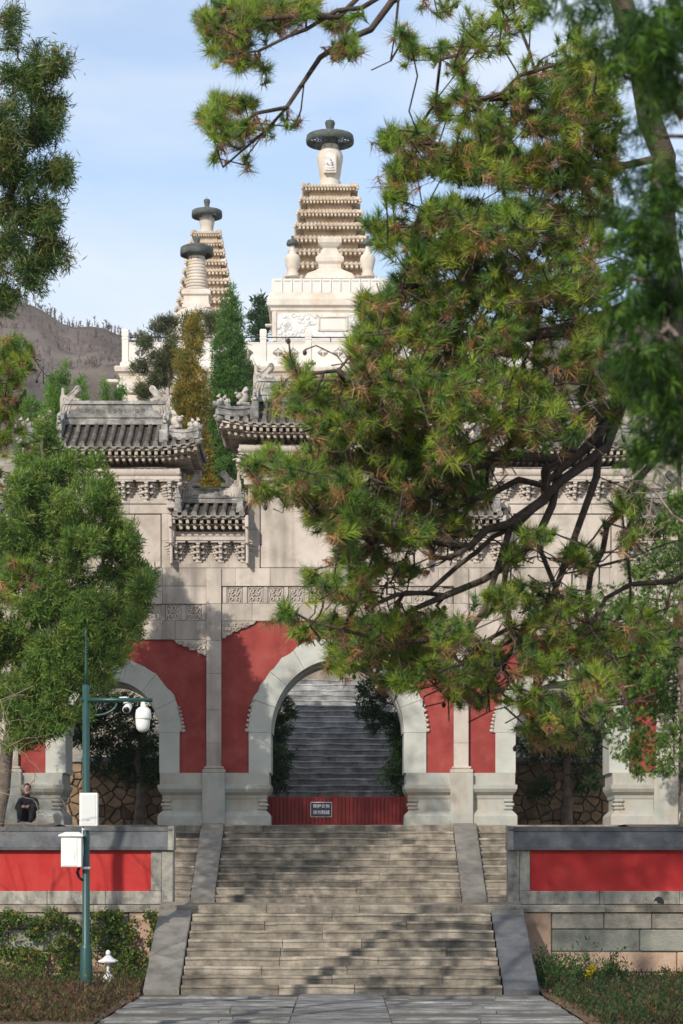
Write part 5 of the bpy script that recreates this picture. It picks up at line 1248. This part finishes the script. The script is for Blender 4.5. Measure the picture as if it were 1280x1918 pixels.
# ---- the great pine on the right
Yp = 18.0
def lp(pts, y0, y1): n = len(pts); return [(u, v, y0+(y1-y0)*i/(n-1)) for i, (u, v) in enumerate(pts)]
limbs = [
 (lp([(1225,650),(1180,730),(1120,790),(1050,860),(1000,930),(950,980),(880,1020),(800,1050)],18.6,17.2),.10,.03),
 (lp([(1180,730),(1130,830),(1060,900),(985,965),(940,1040),(925,1110),(880,1180),(840,1215)],18.3,16.9),.085,.025),
 (lp([(1240,640),(1190,700),(1140,770),(1090,850),(1010,900),(930,930),(850,960),(760,985)],18.6,17.4),.06,.016),
 (lp([(1140,770),(1050,800),(960,830),(880,890),(820,930)],18.3,17.3),.04,.012),
 (lp([(1060,900),(1000,1000),(960,1050),(900,1080),(830,1120),(760,1150)],18.0,17.2),.04,.012),
 (lp([(1050,1080),(1020,1160),(960,1190),(900,1215),(850,1250)],18.0,17.3),.03,.012),
 (lp([(1000,930),(930,1010),(860,1060),(800,1100),(700,1130)],17.8,17.0),.03,.010),
 (lp([(1125,830),(1105,960),(1080,1030),(1050,1080),(1000,1130),(985,1180),(960,1230),(900,1280)],18.2,17.6),.06,.018),
 (lp([(985,965),(950,1060),(935,1150),(905,1210),(840,1270)],17.5,17.0),.045,.015),
 (lp([(1320,1080),(1255,1088),(1180,1097),(1140,1120),(1100,1180),(1040,1200)],18.6,18.2),.05,.018),
 (lp([(1180,1097),(1172,1055),(1120,1040),(1060,1060)],18.4,18.2),.03,.012),
 (lp([(1240,780),(1210,900),(1150,980),(1105,1080),(1085,1170),(1020,1250),(1000,1330)],18.6,18.6),.06,.018),
 (lp([(1210,560),(1100,600),(1000,620),(880,680),(780,720),(650,725),(580,700)],18.5,16.8),.06,.014),
 (lp([(1200,420),(1100,410),(960,410),(850,430),(780,450)],18.4,17.4),.05,.014),
 (lp([(1195,300),(1080,330),(960,320),(850,300),(780,262)],18.4,17.2),.05,.014),
 (lp([(1175,120),(1060,130),(950,180),(870,190)],18.4,17.2),.045,.014),
 (lp([(1215,600),(1080,560),(960,530),(860,540),(760,540),(700,570)],18.5,17.3),.045,.012),
 (lp([(1050,860),(940,850),(800,850),(650,880),(540,885),(480,875)],18.0,16.9),.045,.012),
 (lp([(880,1020),(760,1010),(650,990),(600,960)],17.4,16.9),.03,.012),
 (lp([(860,1200),(740,1210),(640,1195),(560,1178)],17.0,16.7),.035,.012),
 (lp([(1150,-60),(1000,-110),(860,-60),(746,0),(690,50),(600,110),(567,140),(535,179),(494,215),(474,256),(421,300)],18.2,17.0),.085,.013),
 (lp([(860,-60),(740,-15),(665,8),(584,53),(502,93),(441,118)],17.7,17.0),.05,.014),
 (lp([(740,-15),(620,25),(540,30),(450,40),(400,50)],17.5,16.9),.035,.012),
 (lp([(746,0),(720,60),(715,105),(690,130)],17.6,17.6),.022,.010),
 (lp([(1000,-110),(960,20),(900,70),(860,110),(820,110),(760,100)],18.0,17.6),.035,.010),
 (lp([(960,20),(980,90),(1010,150),(990,220),(930,270)],18.0,17.8),.025,.010)]
pads = [(400,45,32,22,9),(440,30,60,35,22),(505,20,60,30,18),(430,85,45,30,11),(560,10,40,18,6),(470,125,40,15,4),(415,188,22,13,4),(398,216,25,18,7),(450,192,30,13,5),(420,245,30,13,4),(470,238,35,14,4),(396,298,10,7,1),(460,300,9,7,1),(546,236,10,7,1),(655,88,25,18,6),(770,90,14,9,2),(745,70,32,22,3),(835,85,14,9,2),(795,95,10,8,1),(620,30,50,22,4),
 (865,120,18,18,3),(900,60,55,45,5),(960,20,60,40,7),(830,15,60,15,2),
 (735,262,22,22,6),(790,250,32,22,8),(832,200,22,18,4),(872,180,28,22,6),(905,240,58,38,10),(985,210,70,40,12),(1065,230,60,50,14),
 (760,312,38,22,9),(742,368,22,22,5),(850,300,60,38,18),(930,310,70,45,24),(1040,310,70,45,24),(1095,160,60,60,18),
 (690,420,22,14,3),(718,452,18,13,3),(770,430,48,28,12),(800,480,48,28,12),(860,400,60,35,17),(950,420,80,40,22),(1050,420,60,40,16),(1115,300,50,50,14),
 (722,548,13,10,2),(775,530,45,32,13),(840,560,60,35,15),(900,490,60,40,18),(960,540,70,40,18),(690,570,28,22,6),(720,610,42,32,13),(790,620,60,35,18),(860,640,60,35,15),(680,640,28,28,7),(940,620,60,30,10),(1030,560,70,60,14),(1105,500,60,80,16),
 (541,676,11,11,2),(524,728,9,10,2),(578,700,22,18,4),(600,750,36,28,9),(660,720,48,28,12),(720,760,60,35,17),(640,800,42,28,10),(760,700,60,30,11),(800,740,60,40,15),(870,760,60,35,15),(920,720,70,40,13),(1000,760,60,50,12),(1060,700,60,50,10),(1140,740,60,60,10),
 (560,760,20,14,4),(600,790,34,20,8),(690,790,50,26,12),(750,820,60,28,12),(560,900,40,20,8),(600,900,44,24,10),(680,960,50,24,10),(760,990,56,26,12),(840,990,56,30,10),(560,720,20,14,3),(700,680,40,22,8),(830,690,60,30,12),(1010,150,60,40,9),(1090,90,50,40,8),(1130,220,40,50,9),(1110,370,45,45,10),(1000,470,60,35,10),(1070,510,50,40,9),(880,440,50,26,7),(840,470,40,24,6),(1000,370,60,30,8),(820,390,40,24,6),(970,680,60,40,9),(1100,640,50,50,8),(960,800,60,40,9),(1040,800,50,40,7),(470,868,17,13,4),(510,858,28,18,7),(500,920,22,14,4),(550,880,38,23,10),(570,930,42,20,10),(620,850,48,28,11),(640,910,40,28,11),(700,860,60,30,13),(720,930,60,35,18),(780,880,60,35,16),(800,950,60,35,13),(850,840,60,35,13),(880,910,50,40,10),(580,968,17,13,3),(640,985,38,23,8),(700,1010,58,28,11),(650,1040,28,20,6),
 (583,1080,12,13,2),(620,1090,26,13,4),(680,1075,28,18,4),(660,1112,38,18,6),(740,1060,50,22,6),
 (535,1150,12,18,3),(560,1182,18,10,3),(610,1170,32,18,7),(650,1200,38,22,9),(640,1240,26,22,7),(700,1180,48,28,11),(720,1220,58,33,15),(790,1210,48,33,11),(780,1160,58,23,8),(740,1268,42,20,7),(820,1255,38,23,8),(870,1280,32,18,5),(850,1180,38,23,6),(858,1310,20,12,2),(905,1290,38,38,6),(905,1225,40,30,6),
 (960,1040,23,18,3),(985,1110,38,23,6),(930,1120,38,23,6),(1010,1000,38,18,4),(1090,1040,38,28,5),(1060,1130,58,28,9),(1000,1180,58,33,11),(1080,1200,58,38,13),(1020,1240,48,23,8),(1000,1310,48,28,9),(1045,1330,38,23,8),(1020,1370,38,22,7),(1080,1380,28,28,5),(1120,1290,50,40,8),(1180,960,50,60,7),(1200,1180,60,50,10)]
pine_tree('pine_tree', 'large dark-limbed pine reaching in from the right with long needle tufts', lp([(1440,2170),(1430,1700),(1390,1250),(1310,900),(1262,600),(1235,300),(1175,60),(1150,-60),(1120,-220)],18.8,18.2), limbs, pads, 17.6, 1.1, 3.7, .122, 66, .5, pw=.0036, dead=.7)
# pine at the left edge
pine_tree('pine_tree', 'pine at the left edge with tufts above the juniper top', lp([(-190,1960),(-170,1400),(-120,900),(-90,600),(-80,450)],30,29.5),
  [(lp([(-120,900),(-60,850),(0,800),(40,760)],30,29),.05,.015),(lp([(-100,700),(-40,690),(20,660),(50,650)],30,29),.05,.015),(lp([(-160,1200),(-60,1130),(10,1090),(60,1070)],30,29),.05,.015)],
  [(30,655,30,22,14),(10,700,45,25,18),(0,760,45,28,18),(10,820,38,28,14),(-10,870,35,25,12),(40,680,20,18,8),(20,640,25,10,6),(20,1075,40,20,10),(60,1065,30,13,6),(0,1110,40,20,10),(30,1050,30,15,6),(-60,700,60,60,14),(-60,900,60,80,14),(-110,560,60,80,12)], 29.2, .6, 1.3, .15, 80, .5, pw=.005)

def conifer(name, label, base, lob, dens, size, pal, m=26, trunk=None, group=None, upw=.3, out=.8, bark='barkgrey', wid=.16, fan=False, w=None, shell=.55, cones=0, spread=.8, rnd=1.0, sub=0):
    o = thing(name, label, 'tree', base, group)
    if sub:                                   # break every lobe into smaller tufted lobes
        l2 = []
        for (u, v, ru, rv, y, ry) in lob:
            for _ in range(sub):
                d = unit(RNG.normal(size=(1,3)))[0]; q = .62
                l2.append((u+d[0]*ru*q, v-d[2]*rv*q, ru*.46, rv*.46, y+d[1]*ry*q, ry*.46))
        lob = l2
    C, Nn = lobes(lob, dens, shell); N = len(C); cols = pick(pal, N, w); sz = size*RNG.uniform(.7,1.25,N)
    if fan:
        k = fan; Cr = np.repeat(C, k, 0)+RNG.normal(size=(N*k,3))*size*.55; D = unit(np.repeat(Nn, k, 0)*out+np.array([0,0,upw])+RNG.normal(size=(N*k,3))*.6)
        V, Q, K = fans(Cr, D, np.repeat(sz, k), np.repeat(cols, k, 0), 7, wid)
    else: V, Q, K = sprays(C, Nn, sz, cols, m, upw, out, rnd, wid, spread=spread)
    tag(np_mesh('crown', V, Q, K, M['leaf'], o, ORG[o]), kind='stuff')
    t = Tree(); top = trunk[-1]; t.limb([Vector(p) for p in trunk], None, trunk_r(base, lob), .03, .4, .03)
    sel = C[RNG.choice(N, min(N, 160), False)]; t.grow(sel*.82 + np.array([C.mean(0)])*.18, .35, .4, .05, .03, .008); t.radii(.008, .5)
    t.mesh(5).build('trunk', M[bark], o)
    if cones:
        mb = MB(); 
        for i in RNG.choice(N, min(N, cones)): mb.blob(C[i]+Nn[i]*size*.2, (.022,.022,.025), 0, 5, 4)
        tag(mb.build('cone_clusters', M['cone'], o), kind='stuff')
    return o
def trunk_r(base, lob): return .16
M['cone'] = stone('brown_cones', [(.09,.045,.03),(.15,.075,.045)], 9, .9, 0, rnd=0)
# ---- juniper in front of the left bay
yj = 46.8
def L_(lst, y, f=.9): return [(u, v, ru, rv, y+RNG.normal()*.25, ru*y/F*f) for u, v, ru, rv in lst]
jb = P(105, 1546, yj)
conifer('juniper_tree', 'broad green juniper with pointed top before the left arch', (jb.x-1.35, yj+.6, ZT-.3),
  L_([(84,798,16,26),(84,820,26,40),(70,870,55,45),(120,880,45,45),(180,880,25,30),(40,950,70,60),(130,950,65,60),(200,940,38,50),(90,1030,75,60),(180,1020,65,55),(240,1000,28,45),(20,1050,60,60),(265,1065,33,30),(230,1085,50,45),(150,1110,75,60),(60,1130,75,60),(265,1110,22,25),(220,1160,50,45),(130,1200,70,55),(40,1220,70,60),(200,1220,45,35),(252,1170,25,30),(100,1280,70,50),(180,1275,40,35),(20,1310,60,50),(70,1350,60,40),(130,1340,45,35),(30,1385,40,22),(215,1020,42,42),(190,960,42,42),(150,1010,50,45),(262,1085,30,32),(240,1130,40,40),(225,1190,38,34),(100,990,60,50),(60,1060,60,50),(150,1170,50,45),(165,1140,45,40),(120,1150,50,45),(180,1190,45,40),(100,1370,50,25),(70,1300,60,50),(110,1240,60,50),(160,1240,50,40),(-60,1000,70,90),(-70,1200,80,110)], yj),
  300, .15, CYP_G, 40, [(jb.x-1.35,yj+.6,ZT-.35),(jb.x-1.1,yj+.5,ZT+1.6),(jb.x-.5,yj+.2,ZT+4),(jb.x-.2,yj,Z(800,yj))], upw=.4, wid=.085, cones=100, spread=.75, rnd=1.1, sub=6)
# ---- tall cypress at the left, crown reaching into the upper corner; it also shades the right wall
yc_ = 25.0
lob = L_([(18,40,18,55),(85,120,38,38),(112,112,20,22),(40,150,42,45),(95,185,32,40),(15,230,45,60),(75,250,40,45),(100,225,20,30),(30,320,50,60),(88,330,36,40),(115,320,16,25),(40,400,50,55),(100,400,28,45),(20,480,45,55),(85,465,38,50),(112,470,18,35),(60,520,35,28),(15,560,28,40)], yc_, .9)
lob_out = L_([(-130,0,130,170),(-140,250,140,180),(-120,480,120,160),(-300,150,150,220),(-300,450,150,220),(-200,-200,150,200),(-220,750,160,170),(-330,1000,150,160),(-150,-420,120,180)], yc_, .9)
conifer('cypress_tree', 'tall cypress hanging with brown cones at the upper left edge', (X(-190,yc_), yc_, -.05), lob, 1000, .11, [(.04,.09,.024),(.065,.125,.030),(.115,.175,.038),(.17,.18,.05)], 46,
  [(X(-190,yc_),yc_,-.1),(X(-190,yc_),yc_,5),(X(-170,yc_),yc_,10),(X(-160,yc_),yc_,13)], upw=-.1, out=.45, wid=.055, cones=150, shell=.15, spread=.9, rnd=1.0, sub=5)
def shade_caster(label, x, y, els, size=.3, dens=26, m=30):
    o = [(CU+ex*F/ey, HV-(ez-CZ)*F/ey, rx*F/ey, rz*F/ey, ey, ry) for ex, ey, ez, rx, ry, rz in els]
    zt = max(e[2] for e in els)
    conifer('cypress_tree', label, (x, y, -.05), o, dens, size, CYP_D+CYP_G[:2], m, [(x,y,-.1),(x,y,zt*.5),(x+.2,y,zt)], upw=0, wid=.12, shell=.2, spread=1.6)
shade_caster('tall cypress outside the left edge above the red parapet', -8.0, 36.0, [(-8,36,9.8,1.7,1.6,1.3),(-8.2,36,11.4,2.1,2.0,1.4),(-7.8,36,13.2,2.0,2.0,1.4),(-8,36,15,1.6,1.6,1.4),(-9.4,36,12,1.3,1.5,1.6)])
shade_caster('cypress far outside the left edge behind the tall one', -16.2, 36.0, [(-16.2,36,12.6,1.7,1.7,1.5),(-15.2,36,11.6,1.0,1.4,1.0),(-17.4,36,12.2,1.2,1.4,1.4)])
shade_caster('high-crowned cypress over the upper left corner', -6.3, 24.4, [(-5.4,25,13.3,2.0,1.6,1.2),(-3.7,25,14.2,1.7,1.5,1.1),(-6.6,25,14,1.8,1.6,1.6),(-2.5,25,14.2,1.0,1.2,.8),(-4.6,25,15.2,1.8,1.6,1.2)])
# ---- near cypress on the right, out of focus
yn_ = 7.0
lob = L_([(1220,30,60,50),(1130,10,40,30),(1060,5,35,18),(1205,130,40,50),(1140,90,26,22),(1255,180,35,70),(1205,230,32,50),(1250,320,35,70),(1200,330,25,40),(1170,400,18,25),(1250,450,40,70),(1190,470,35,50),(1240,580,45,60),(1185,600,32,50),(1255,690,35,60),(1195,720,35,55),(1160,690,22,35),(1240,800,40,50),(1200,830,25,35),(1150,560,25,30),(1215,130,40,60),(1225,400,50,60),(1215,530,45,50),(1225,650,45,50),(1230,750,45,50),(1215,60,60,60),(1170,60,50,50),(1265,850,25,50)], yn_, 1.0)
lo2 = L_([(1400,100,120,200),(1420,450,130,250),(1420,800,120,220),(1600,300,150,350),(1350,-150,150,120)], yn_, 1.0)
conifer('cypress_tree', 'near dark cypress sprays out of focus along the right edge', (X(1650,yn_), yn_, -.05), [(a,b,c*1.15,d*1.1,e,f) for a,b,c,d,e,f in lob]+lo2[:3], 4600, .055, [(.02,.055,.010),(.034,.085,.014),(.065,.14,.018),(.12,.22,.026)], 9,
  [(X(1650,yn_),yn_,-.1),(X(1640,yn_),yn_,2),(X(1560,yn_),yn_,4.6)], upw=-.7, out=.35, wid=.05, fan=6, shell=.1, sub=3, w=[.32,.32,.22,.14])
# ---- cypress on the terrace at the right
yr = 46.2; rb = P(1283, 1546, yr)
conifer('cypress_tree', 'light green cypress with drooping sprays on the right terrace', (rb.x, yr, ZT-.05),
  L_([(1200,1090,45,35),(1160,1170,55,40),(1240,1160,60,60),(1130,1240,45,35),(1200,1250,60,50),(1260,1270,45,60),(1110,1180,35,30),(1160,1320,38,40),(1230,1350,50,45),(1180,1390,30,40),(1250,1420,38,40),(1130,1350,25,30),(1260,1000,40,70),(1270,930,25,40),(1340,1100,80,160),(1350,1350,80,110),(1230,1060,40,40),(1090,1290,25,20),(1140,1130,40,30),(1180,1210,50,40),(1220,1300,50,40),(1170,1260,40,35),(1250,1210,40,50),(1200,1420,30,30)], yr),
  210, .105, [(.085,.165,.025),(.12,.215,.035),(.15,.235,.042),(.07,.125,.03)], 6, [(rb.x,yr,ZT-.35),(rb.x+.05,yr,ZT+1),(rb.x-.05,yr,ZT+3),(rb.x-.1,yr,ZT+8)], upw=-.6, out=.55, wid=.085, fan=12, shell=.3)
# ---- trees behind the gate
def cone_lobes(u, vt, vb, hw, y, n=9):
    out_ = []
    for i in range(n):
        t = (i+.6)/n; out_.append((u+RNG.normal()*hw*.12, vt+(vb-vt)*t, hw*(.16+.84*t**.8), (vb-vt)/n*.95, y, hw*(.16+.84*t**.8)*y/F))
        if t > .3:
            for s in (-1,1): out_.append((u+s*hw*.55*t+RNG.normal()*4, vt+(vb-vt)*t+RNG.normal()*8, hw*.45*t, (vb-vt)/n*.8, y-.2, hw*.4*t*y/F))
    return out_
def back_tree(label, u, vt, vb, hw, y, pal, dens=70, size=.28, m=22, name='juniper_tree'):
    x = X(u, y); zb = hs(x, y); top = Z(vt+6, y)
    return conifer(name, label, (x, y, zb), cone_lobes(u, vt, vb, hw*1.05, y), dens*3.4, size*.62, pal, int(m*1.7), [(x,y,zb-.2),(x,y,(zb+top)/2),(x,y,top)], upw=.7, out=.5, wid=.075, spread=.8, rnd=1.1)
back_tree('slender golden-brown juniper rising between the gate roofs', 358, 608, 990, 52, 63, [(.24,.185,.03),(.19,.17,.03),(.29,.20,.03),(.13,.14,.03)], 110, .24, 26)
back_tree('bright green pointed juniper right of the golden one', 430, 556, 900, 58, 69, [(.075,.165,.032),(.10,.20,.04),(.06,.125,.03)], 100, .26, 26)
conifer('cypress_tree', 'open grey-green cypress hiding the dagoba dome', (X(300,78), 78, hs(X(300,78),78)),
  L_([(298,612,16,20),(272,640,20,20),(320,620,22,24),(350,612,24,22),(385,600,26,22),(265,690,18,20),(300,670,28,28),(335,660,26,26),(285,720,28,24),(320,710,30,30),(370,640,22,22),(400,620,16,22),(455,700,22,24),(470,730,18,20),(340,740,26,30),(265,735,15,20)], 78),
  420, .19, [(.12,.13,.05),(.095,.105,.042),(.06,.075,.03)], 34, [(X(300,78),78,hs(X(300,78),78)),(X(310,78),78,15),(X(318,78),78,Z(620,78))], upw=.4, wid=.06, shell=.1, sub=4)
for u, vt, hw, y, lb in ((105,688,42,72,'bright green young conifer left of the roof, the taller one'), (155,712,26,74,'small bright green conifer just above the left roof dragon'), (200,716,24,71,'bright green conifer tip above the middle of the left roof'), (228,714,24,71.5,'bright green conifer tip beside the platform corner'), (60,735,40,68,'bright green conifer at the far left behind the pine')):
    back_tree(lb, u, vt, vt+200, hw, y, [(.10,.22,.024),(.14,.27,.034),(.075,.165,.028)], 80, .26, 22, 'conifer_tree')
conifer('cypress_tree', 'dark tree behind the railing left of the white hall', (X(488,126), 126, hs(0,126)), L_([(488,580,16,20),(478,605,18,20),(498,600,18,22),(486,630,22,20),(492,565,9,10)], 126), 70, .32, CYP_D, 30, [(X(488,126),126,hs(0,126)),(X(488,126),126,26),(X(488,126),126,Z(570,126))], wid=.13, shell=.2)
# dark foliage seen through the arches, in the shade of the gate
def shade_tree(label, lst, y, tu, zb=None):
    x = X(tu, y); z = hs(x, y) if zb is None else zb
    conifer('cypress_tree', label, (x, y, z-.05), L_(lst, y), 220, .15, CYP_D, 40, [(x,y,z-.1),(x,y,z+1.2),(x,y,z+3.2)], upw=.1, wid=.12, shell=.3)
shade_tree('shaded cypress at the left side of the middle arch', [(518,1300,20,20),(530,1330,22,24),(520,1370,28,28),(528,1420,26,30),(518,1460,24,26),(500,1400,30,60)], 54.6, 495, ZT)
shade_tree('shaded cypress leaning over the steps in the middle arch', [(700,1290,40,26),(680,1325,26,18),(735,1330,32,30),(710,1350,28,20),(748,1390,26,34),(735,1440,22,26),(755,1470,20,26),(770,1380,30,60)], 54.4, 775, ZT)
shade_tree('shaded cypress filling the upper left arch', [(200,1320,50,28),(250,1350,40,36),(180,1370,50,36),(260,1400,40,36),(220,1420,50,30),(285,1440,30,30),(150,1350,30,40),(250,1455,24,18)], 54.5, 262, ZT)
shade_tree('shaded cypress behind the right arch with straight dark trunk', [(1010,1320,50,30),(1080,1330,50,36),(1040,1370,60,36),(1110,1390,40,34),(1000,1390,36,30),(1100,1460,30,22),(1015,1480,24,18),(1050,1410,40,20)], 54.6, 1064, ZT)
# ---- leafless shrub at the left edge and bare twigs at the right
def bare(label, root, els, n, y, rb=.02, name='bare_shrub', tip=.0035):
    t = Tree(); t.limb([Vector(p) for p in root], None, rb, rb*.5, .15, .02); T = []
    for (u, v, ru, rv) in els:
        for _ in range(n):
            a, r = RNG.uniform(0,6.283), RNG.uniform(0,1)**.5; T.append(P(u+ru*r*math.cos(a), v+rv*r*math.sin(a), y+RNG.normal()*.35))
    t.grow(np.array(T), .25, .12, .018, -.06, tip, 6); t.radii(tip, .42); o = thing(name, label, 'shrub', t.p[0]); t.mesh(4).build('branches', M['twig'], o); return o
bare('pale leafless shrub twigs at the left edge before the parapet', [P(-60,1800,36),P(-50,1650,36),P(-30,1500,36),P(0,1380,36)], [(12,1280,20,40),(40,1350,45,50),(60,1380,50,50),(30,1450,50,50),(60,1520,70,35),(20,1540,40,30),(80,1490,25,35)], 14, 36)
bare('pale dead twigs in the pine at the right', [P(1330,1010,17.5),P(1260,960,17.5),P(1230,930,17.5)], [(1180,920,50,40),(1200,1010,50,40),(1230,950,25,60),(1160,900,30,20)], 14, 17.5, .018, 'bare_branch', .0028)
# bare tree left of the frame: its branches throw the shadows on the red wall
t = Tree(); rt = (-8.6, 36.5, -.05); t.limb([rt, (-8.5,36.6,1.6), (-8.2,36.8,3.2), (-8.1,36.9,5)], None, .16, .05, .3, .03)
T = np.array([(-7.9+RNG.normal()*.85, 37+RNG.normal()*.9, 5.0+RNG.normal()*1.1) for _ in range(170)]); t.grow(T, .3, .3, .05, .02, .006); t.radii(.007,.5)
o = thing('bare_tree', 'bare tree just outside the left edge that shadows the red parapet', 'tree', rt); t.mesh(5).build('branches', M['twig'], o)

# ---- ivy on the left retaining wall, ground cover
def leaves(name, label, cat, C, Nn, size, pal, m, w=None, wid=.42, upw=.1, out=.5, lenr=(.6,1.2), spread=1.0):
    cols = pick(pal, len(C), w); V, Q, K = sprays(C, Nn, np.full(len(C), size), cols, m, upw, out, .9, wid, lenr, spread)
    return tag(np_mesh(name, V, Q, K, M['leaf'], None, (0,0,0)), label, cat, kind='stuff')
C = []
for (u, v, ru, rv, n) in [(30,1745,45,40,240),(100,1745,50,35,260),(60,1800,70,40,330),(150,1760,40,45,190),(210,1725,45,18,180),(225,1770,35,40,230),(282,1740,16,35,110),(275,1790,18,40,120),(240,1815,30,25,150),(130,1820,45,25,210),(20,1715,12,20,50),(205,1716,30,8,60),(-40,1760,60,60,220),(100,1712,8,10,16),(125,1716,8,10,16)]:
    for _ in range(int(n*1.5)):
        a, r = RNG.uniform(0,6.283), RNG.uniform(0,1)**.5; uu, vv = u+ru*r*math.cos(a), v+rv*r*math.sin(a)
        if noise.noise((uu*.035, vv*.045, 3)) < -.05+.12*RNG.normal(): continue
        C.append(P(uu, vv, 42.86 - abs(RNG.normal())*.10 - max(0, (vv-1790)/60)*.35))
C = np.array(C); leaves('ivy', 'ivy and creepers over the left retaining wall', 'ivy', C, np.tile([0,-1.,.2], (len(C),1)), .058, [(.075,.14,.032),(.115,.19,.04),(.155,.225,.045),(.26,.22,.045),(.08,.105,.038),(.22,.135,.06)], 6, [.28,.28,.18,.08,.12,.06])
def bank(name, label, region, n, size, pal, w, m, hmin, hmax):
    C = []
    for _ in range(n):
        (x0,x1,y0,y1) = region; x, y = RNG.uniform(x0,x1), RNG.uniform(y0,y1); C.append((x, y, abs(RNG.normal())*hmax*.5*(1 if noise.noise((x*1.4,y*1.4,0)) > -.1 else .35)+hmin))
    C = np.array(C); return leaves(name, label, 'ground cover', C, np.tile([0,-.2,1.], (len(C),1)), size, pal, m, w, .16, .5, .5, (.6,1.3), .9)
struct(MB().add([(-16,20,-.03),(-3.46,20,-.03),(-3.46,38.6,.02),(-3.9,42.95,.12),(-16,42.95,.12)], [(0,1,2,3,4)]), 'planting_bed', M['soil'])
struct(MB().add([(3.46,20,-.03),(16,20,-.03),(16,42.95,.12),(3.6,42.95,.12),(3.46,38.6,.02)], [(0,1,2,3,4)]), 'planting_bed', M['soil'])
bank('ground_cover', 'low brown and dull green plants along the foot of the left bank', (-8,-3.55,31,40.5), 6500, .085, [(.09,.055,.03),(.13,.085,.04),(.10,.045,.035),(.06,.07,.025),(.16,.11,.05),(.05,.08,.02)], [.26,.2,.14,.18,.12,.10], 6, .02, .16)
bank('ground_cover', 'leafy green plants growing against the left bank wall', (-8,-3.75,40.6,42.8), 1500, .07, [(.05,.09,.02),(.08,.13,.03),(.11,.12,.03),(.13,.08,.04)], [.4,.3,.15,.15], 6, .03, .24)
bank('ground_cover', 'dark green and rust plants at the foot of the right wall', (3.6,9,30.5,42.6), 10500, .08, [(.025,.05,.018),(.04,.07,.022),(.06,.085,.025),(.09,.06,.03),(.13,.05,.02)], [.34,.28,.16,.14,.08], 6, .02, .22)
bank('ground_cover', 'bushy green clump beside the right cheek stone', (3.55,5.2,40.6,42.4), 1400, .07, [(.03,.07,.02),(.05,.10,.025),(.07,.12,.03)], None, 7, .1, .45)
C = np.array([(RNG.choice([7.0,7.4,7.9,8.4,6.8])+RNG.normal()*.16, 41.6+RNG.normal()*.4, .38+RNG.normal()*.10) for _ in range(260)])
leaves('autumn_leaves', 'orange and rust autumn foliage along the right wall foot', 'shrub', C, np.tile([0,-.2,1.], (len(C),1)), .10, [(.40,.14,.015),(.30,.09,.015),(.36,.22,.03)], 6)
C = np.array([P(u,v,40.8) for u, v in [(1103,1832),(1116,1833),(1098,1843),(1104,1848),(1110,1822),(1070,1870)] for _ in range(4)]); leaves('yellow_leaves', 'few bright yellow leaves above the right ground cover', 'leaves', C, np.tile([0,-1.,.4], (len(C),1)), .11, [(.55,.46,.02)], 5, wid=.5)
# fallen leaves on the pavement edges
C = np.array([(RNG.choice([-1,1])*(3.4+abs(RNG.normal())*.25), RNG.uniform(31,38.8), .02) for _ in range(260)]); leaves('fallen_leaves', 'fallen brown leaves along the pavement edges', 'leaves', C, np.tile([0,0,1.], (len(C),1)), .05, [(.20,.10,.05),(.15,.075,.04)], 2)

# ------------------------------------------------------------------ thin autumn haze over the valley
hm = bpy.data.materials.new('haze'); hm.use_nodes = True; N, L = nodes_of(hm); N.remove(N['Principled BSDF'])
pv_ = N.new('ShaderNodeVolumePrincipled'); pv_.inputs['Color'].default_value = (.86,.90,.96,1); pv_.inputs['Density'].default_value = .0002; pv_.inputs['Anisotropy'].default_value = .2
L.new(pv_.outputs[0], N['Material Output'].inputs['Volume'])
tag(MB().box(-1000, 1000, -80, 1600, -1.2, 162).build('haze', hm), kind='stuff')
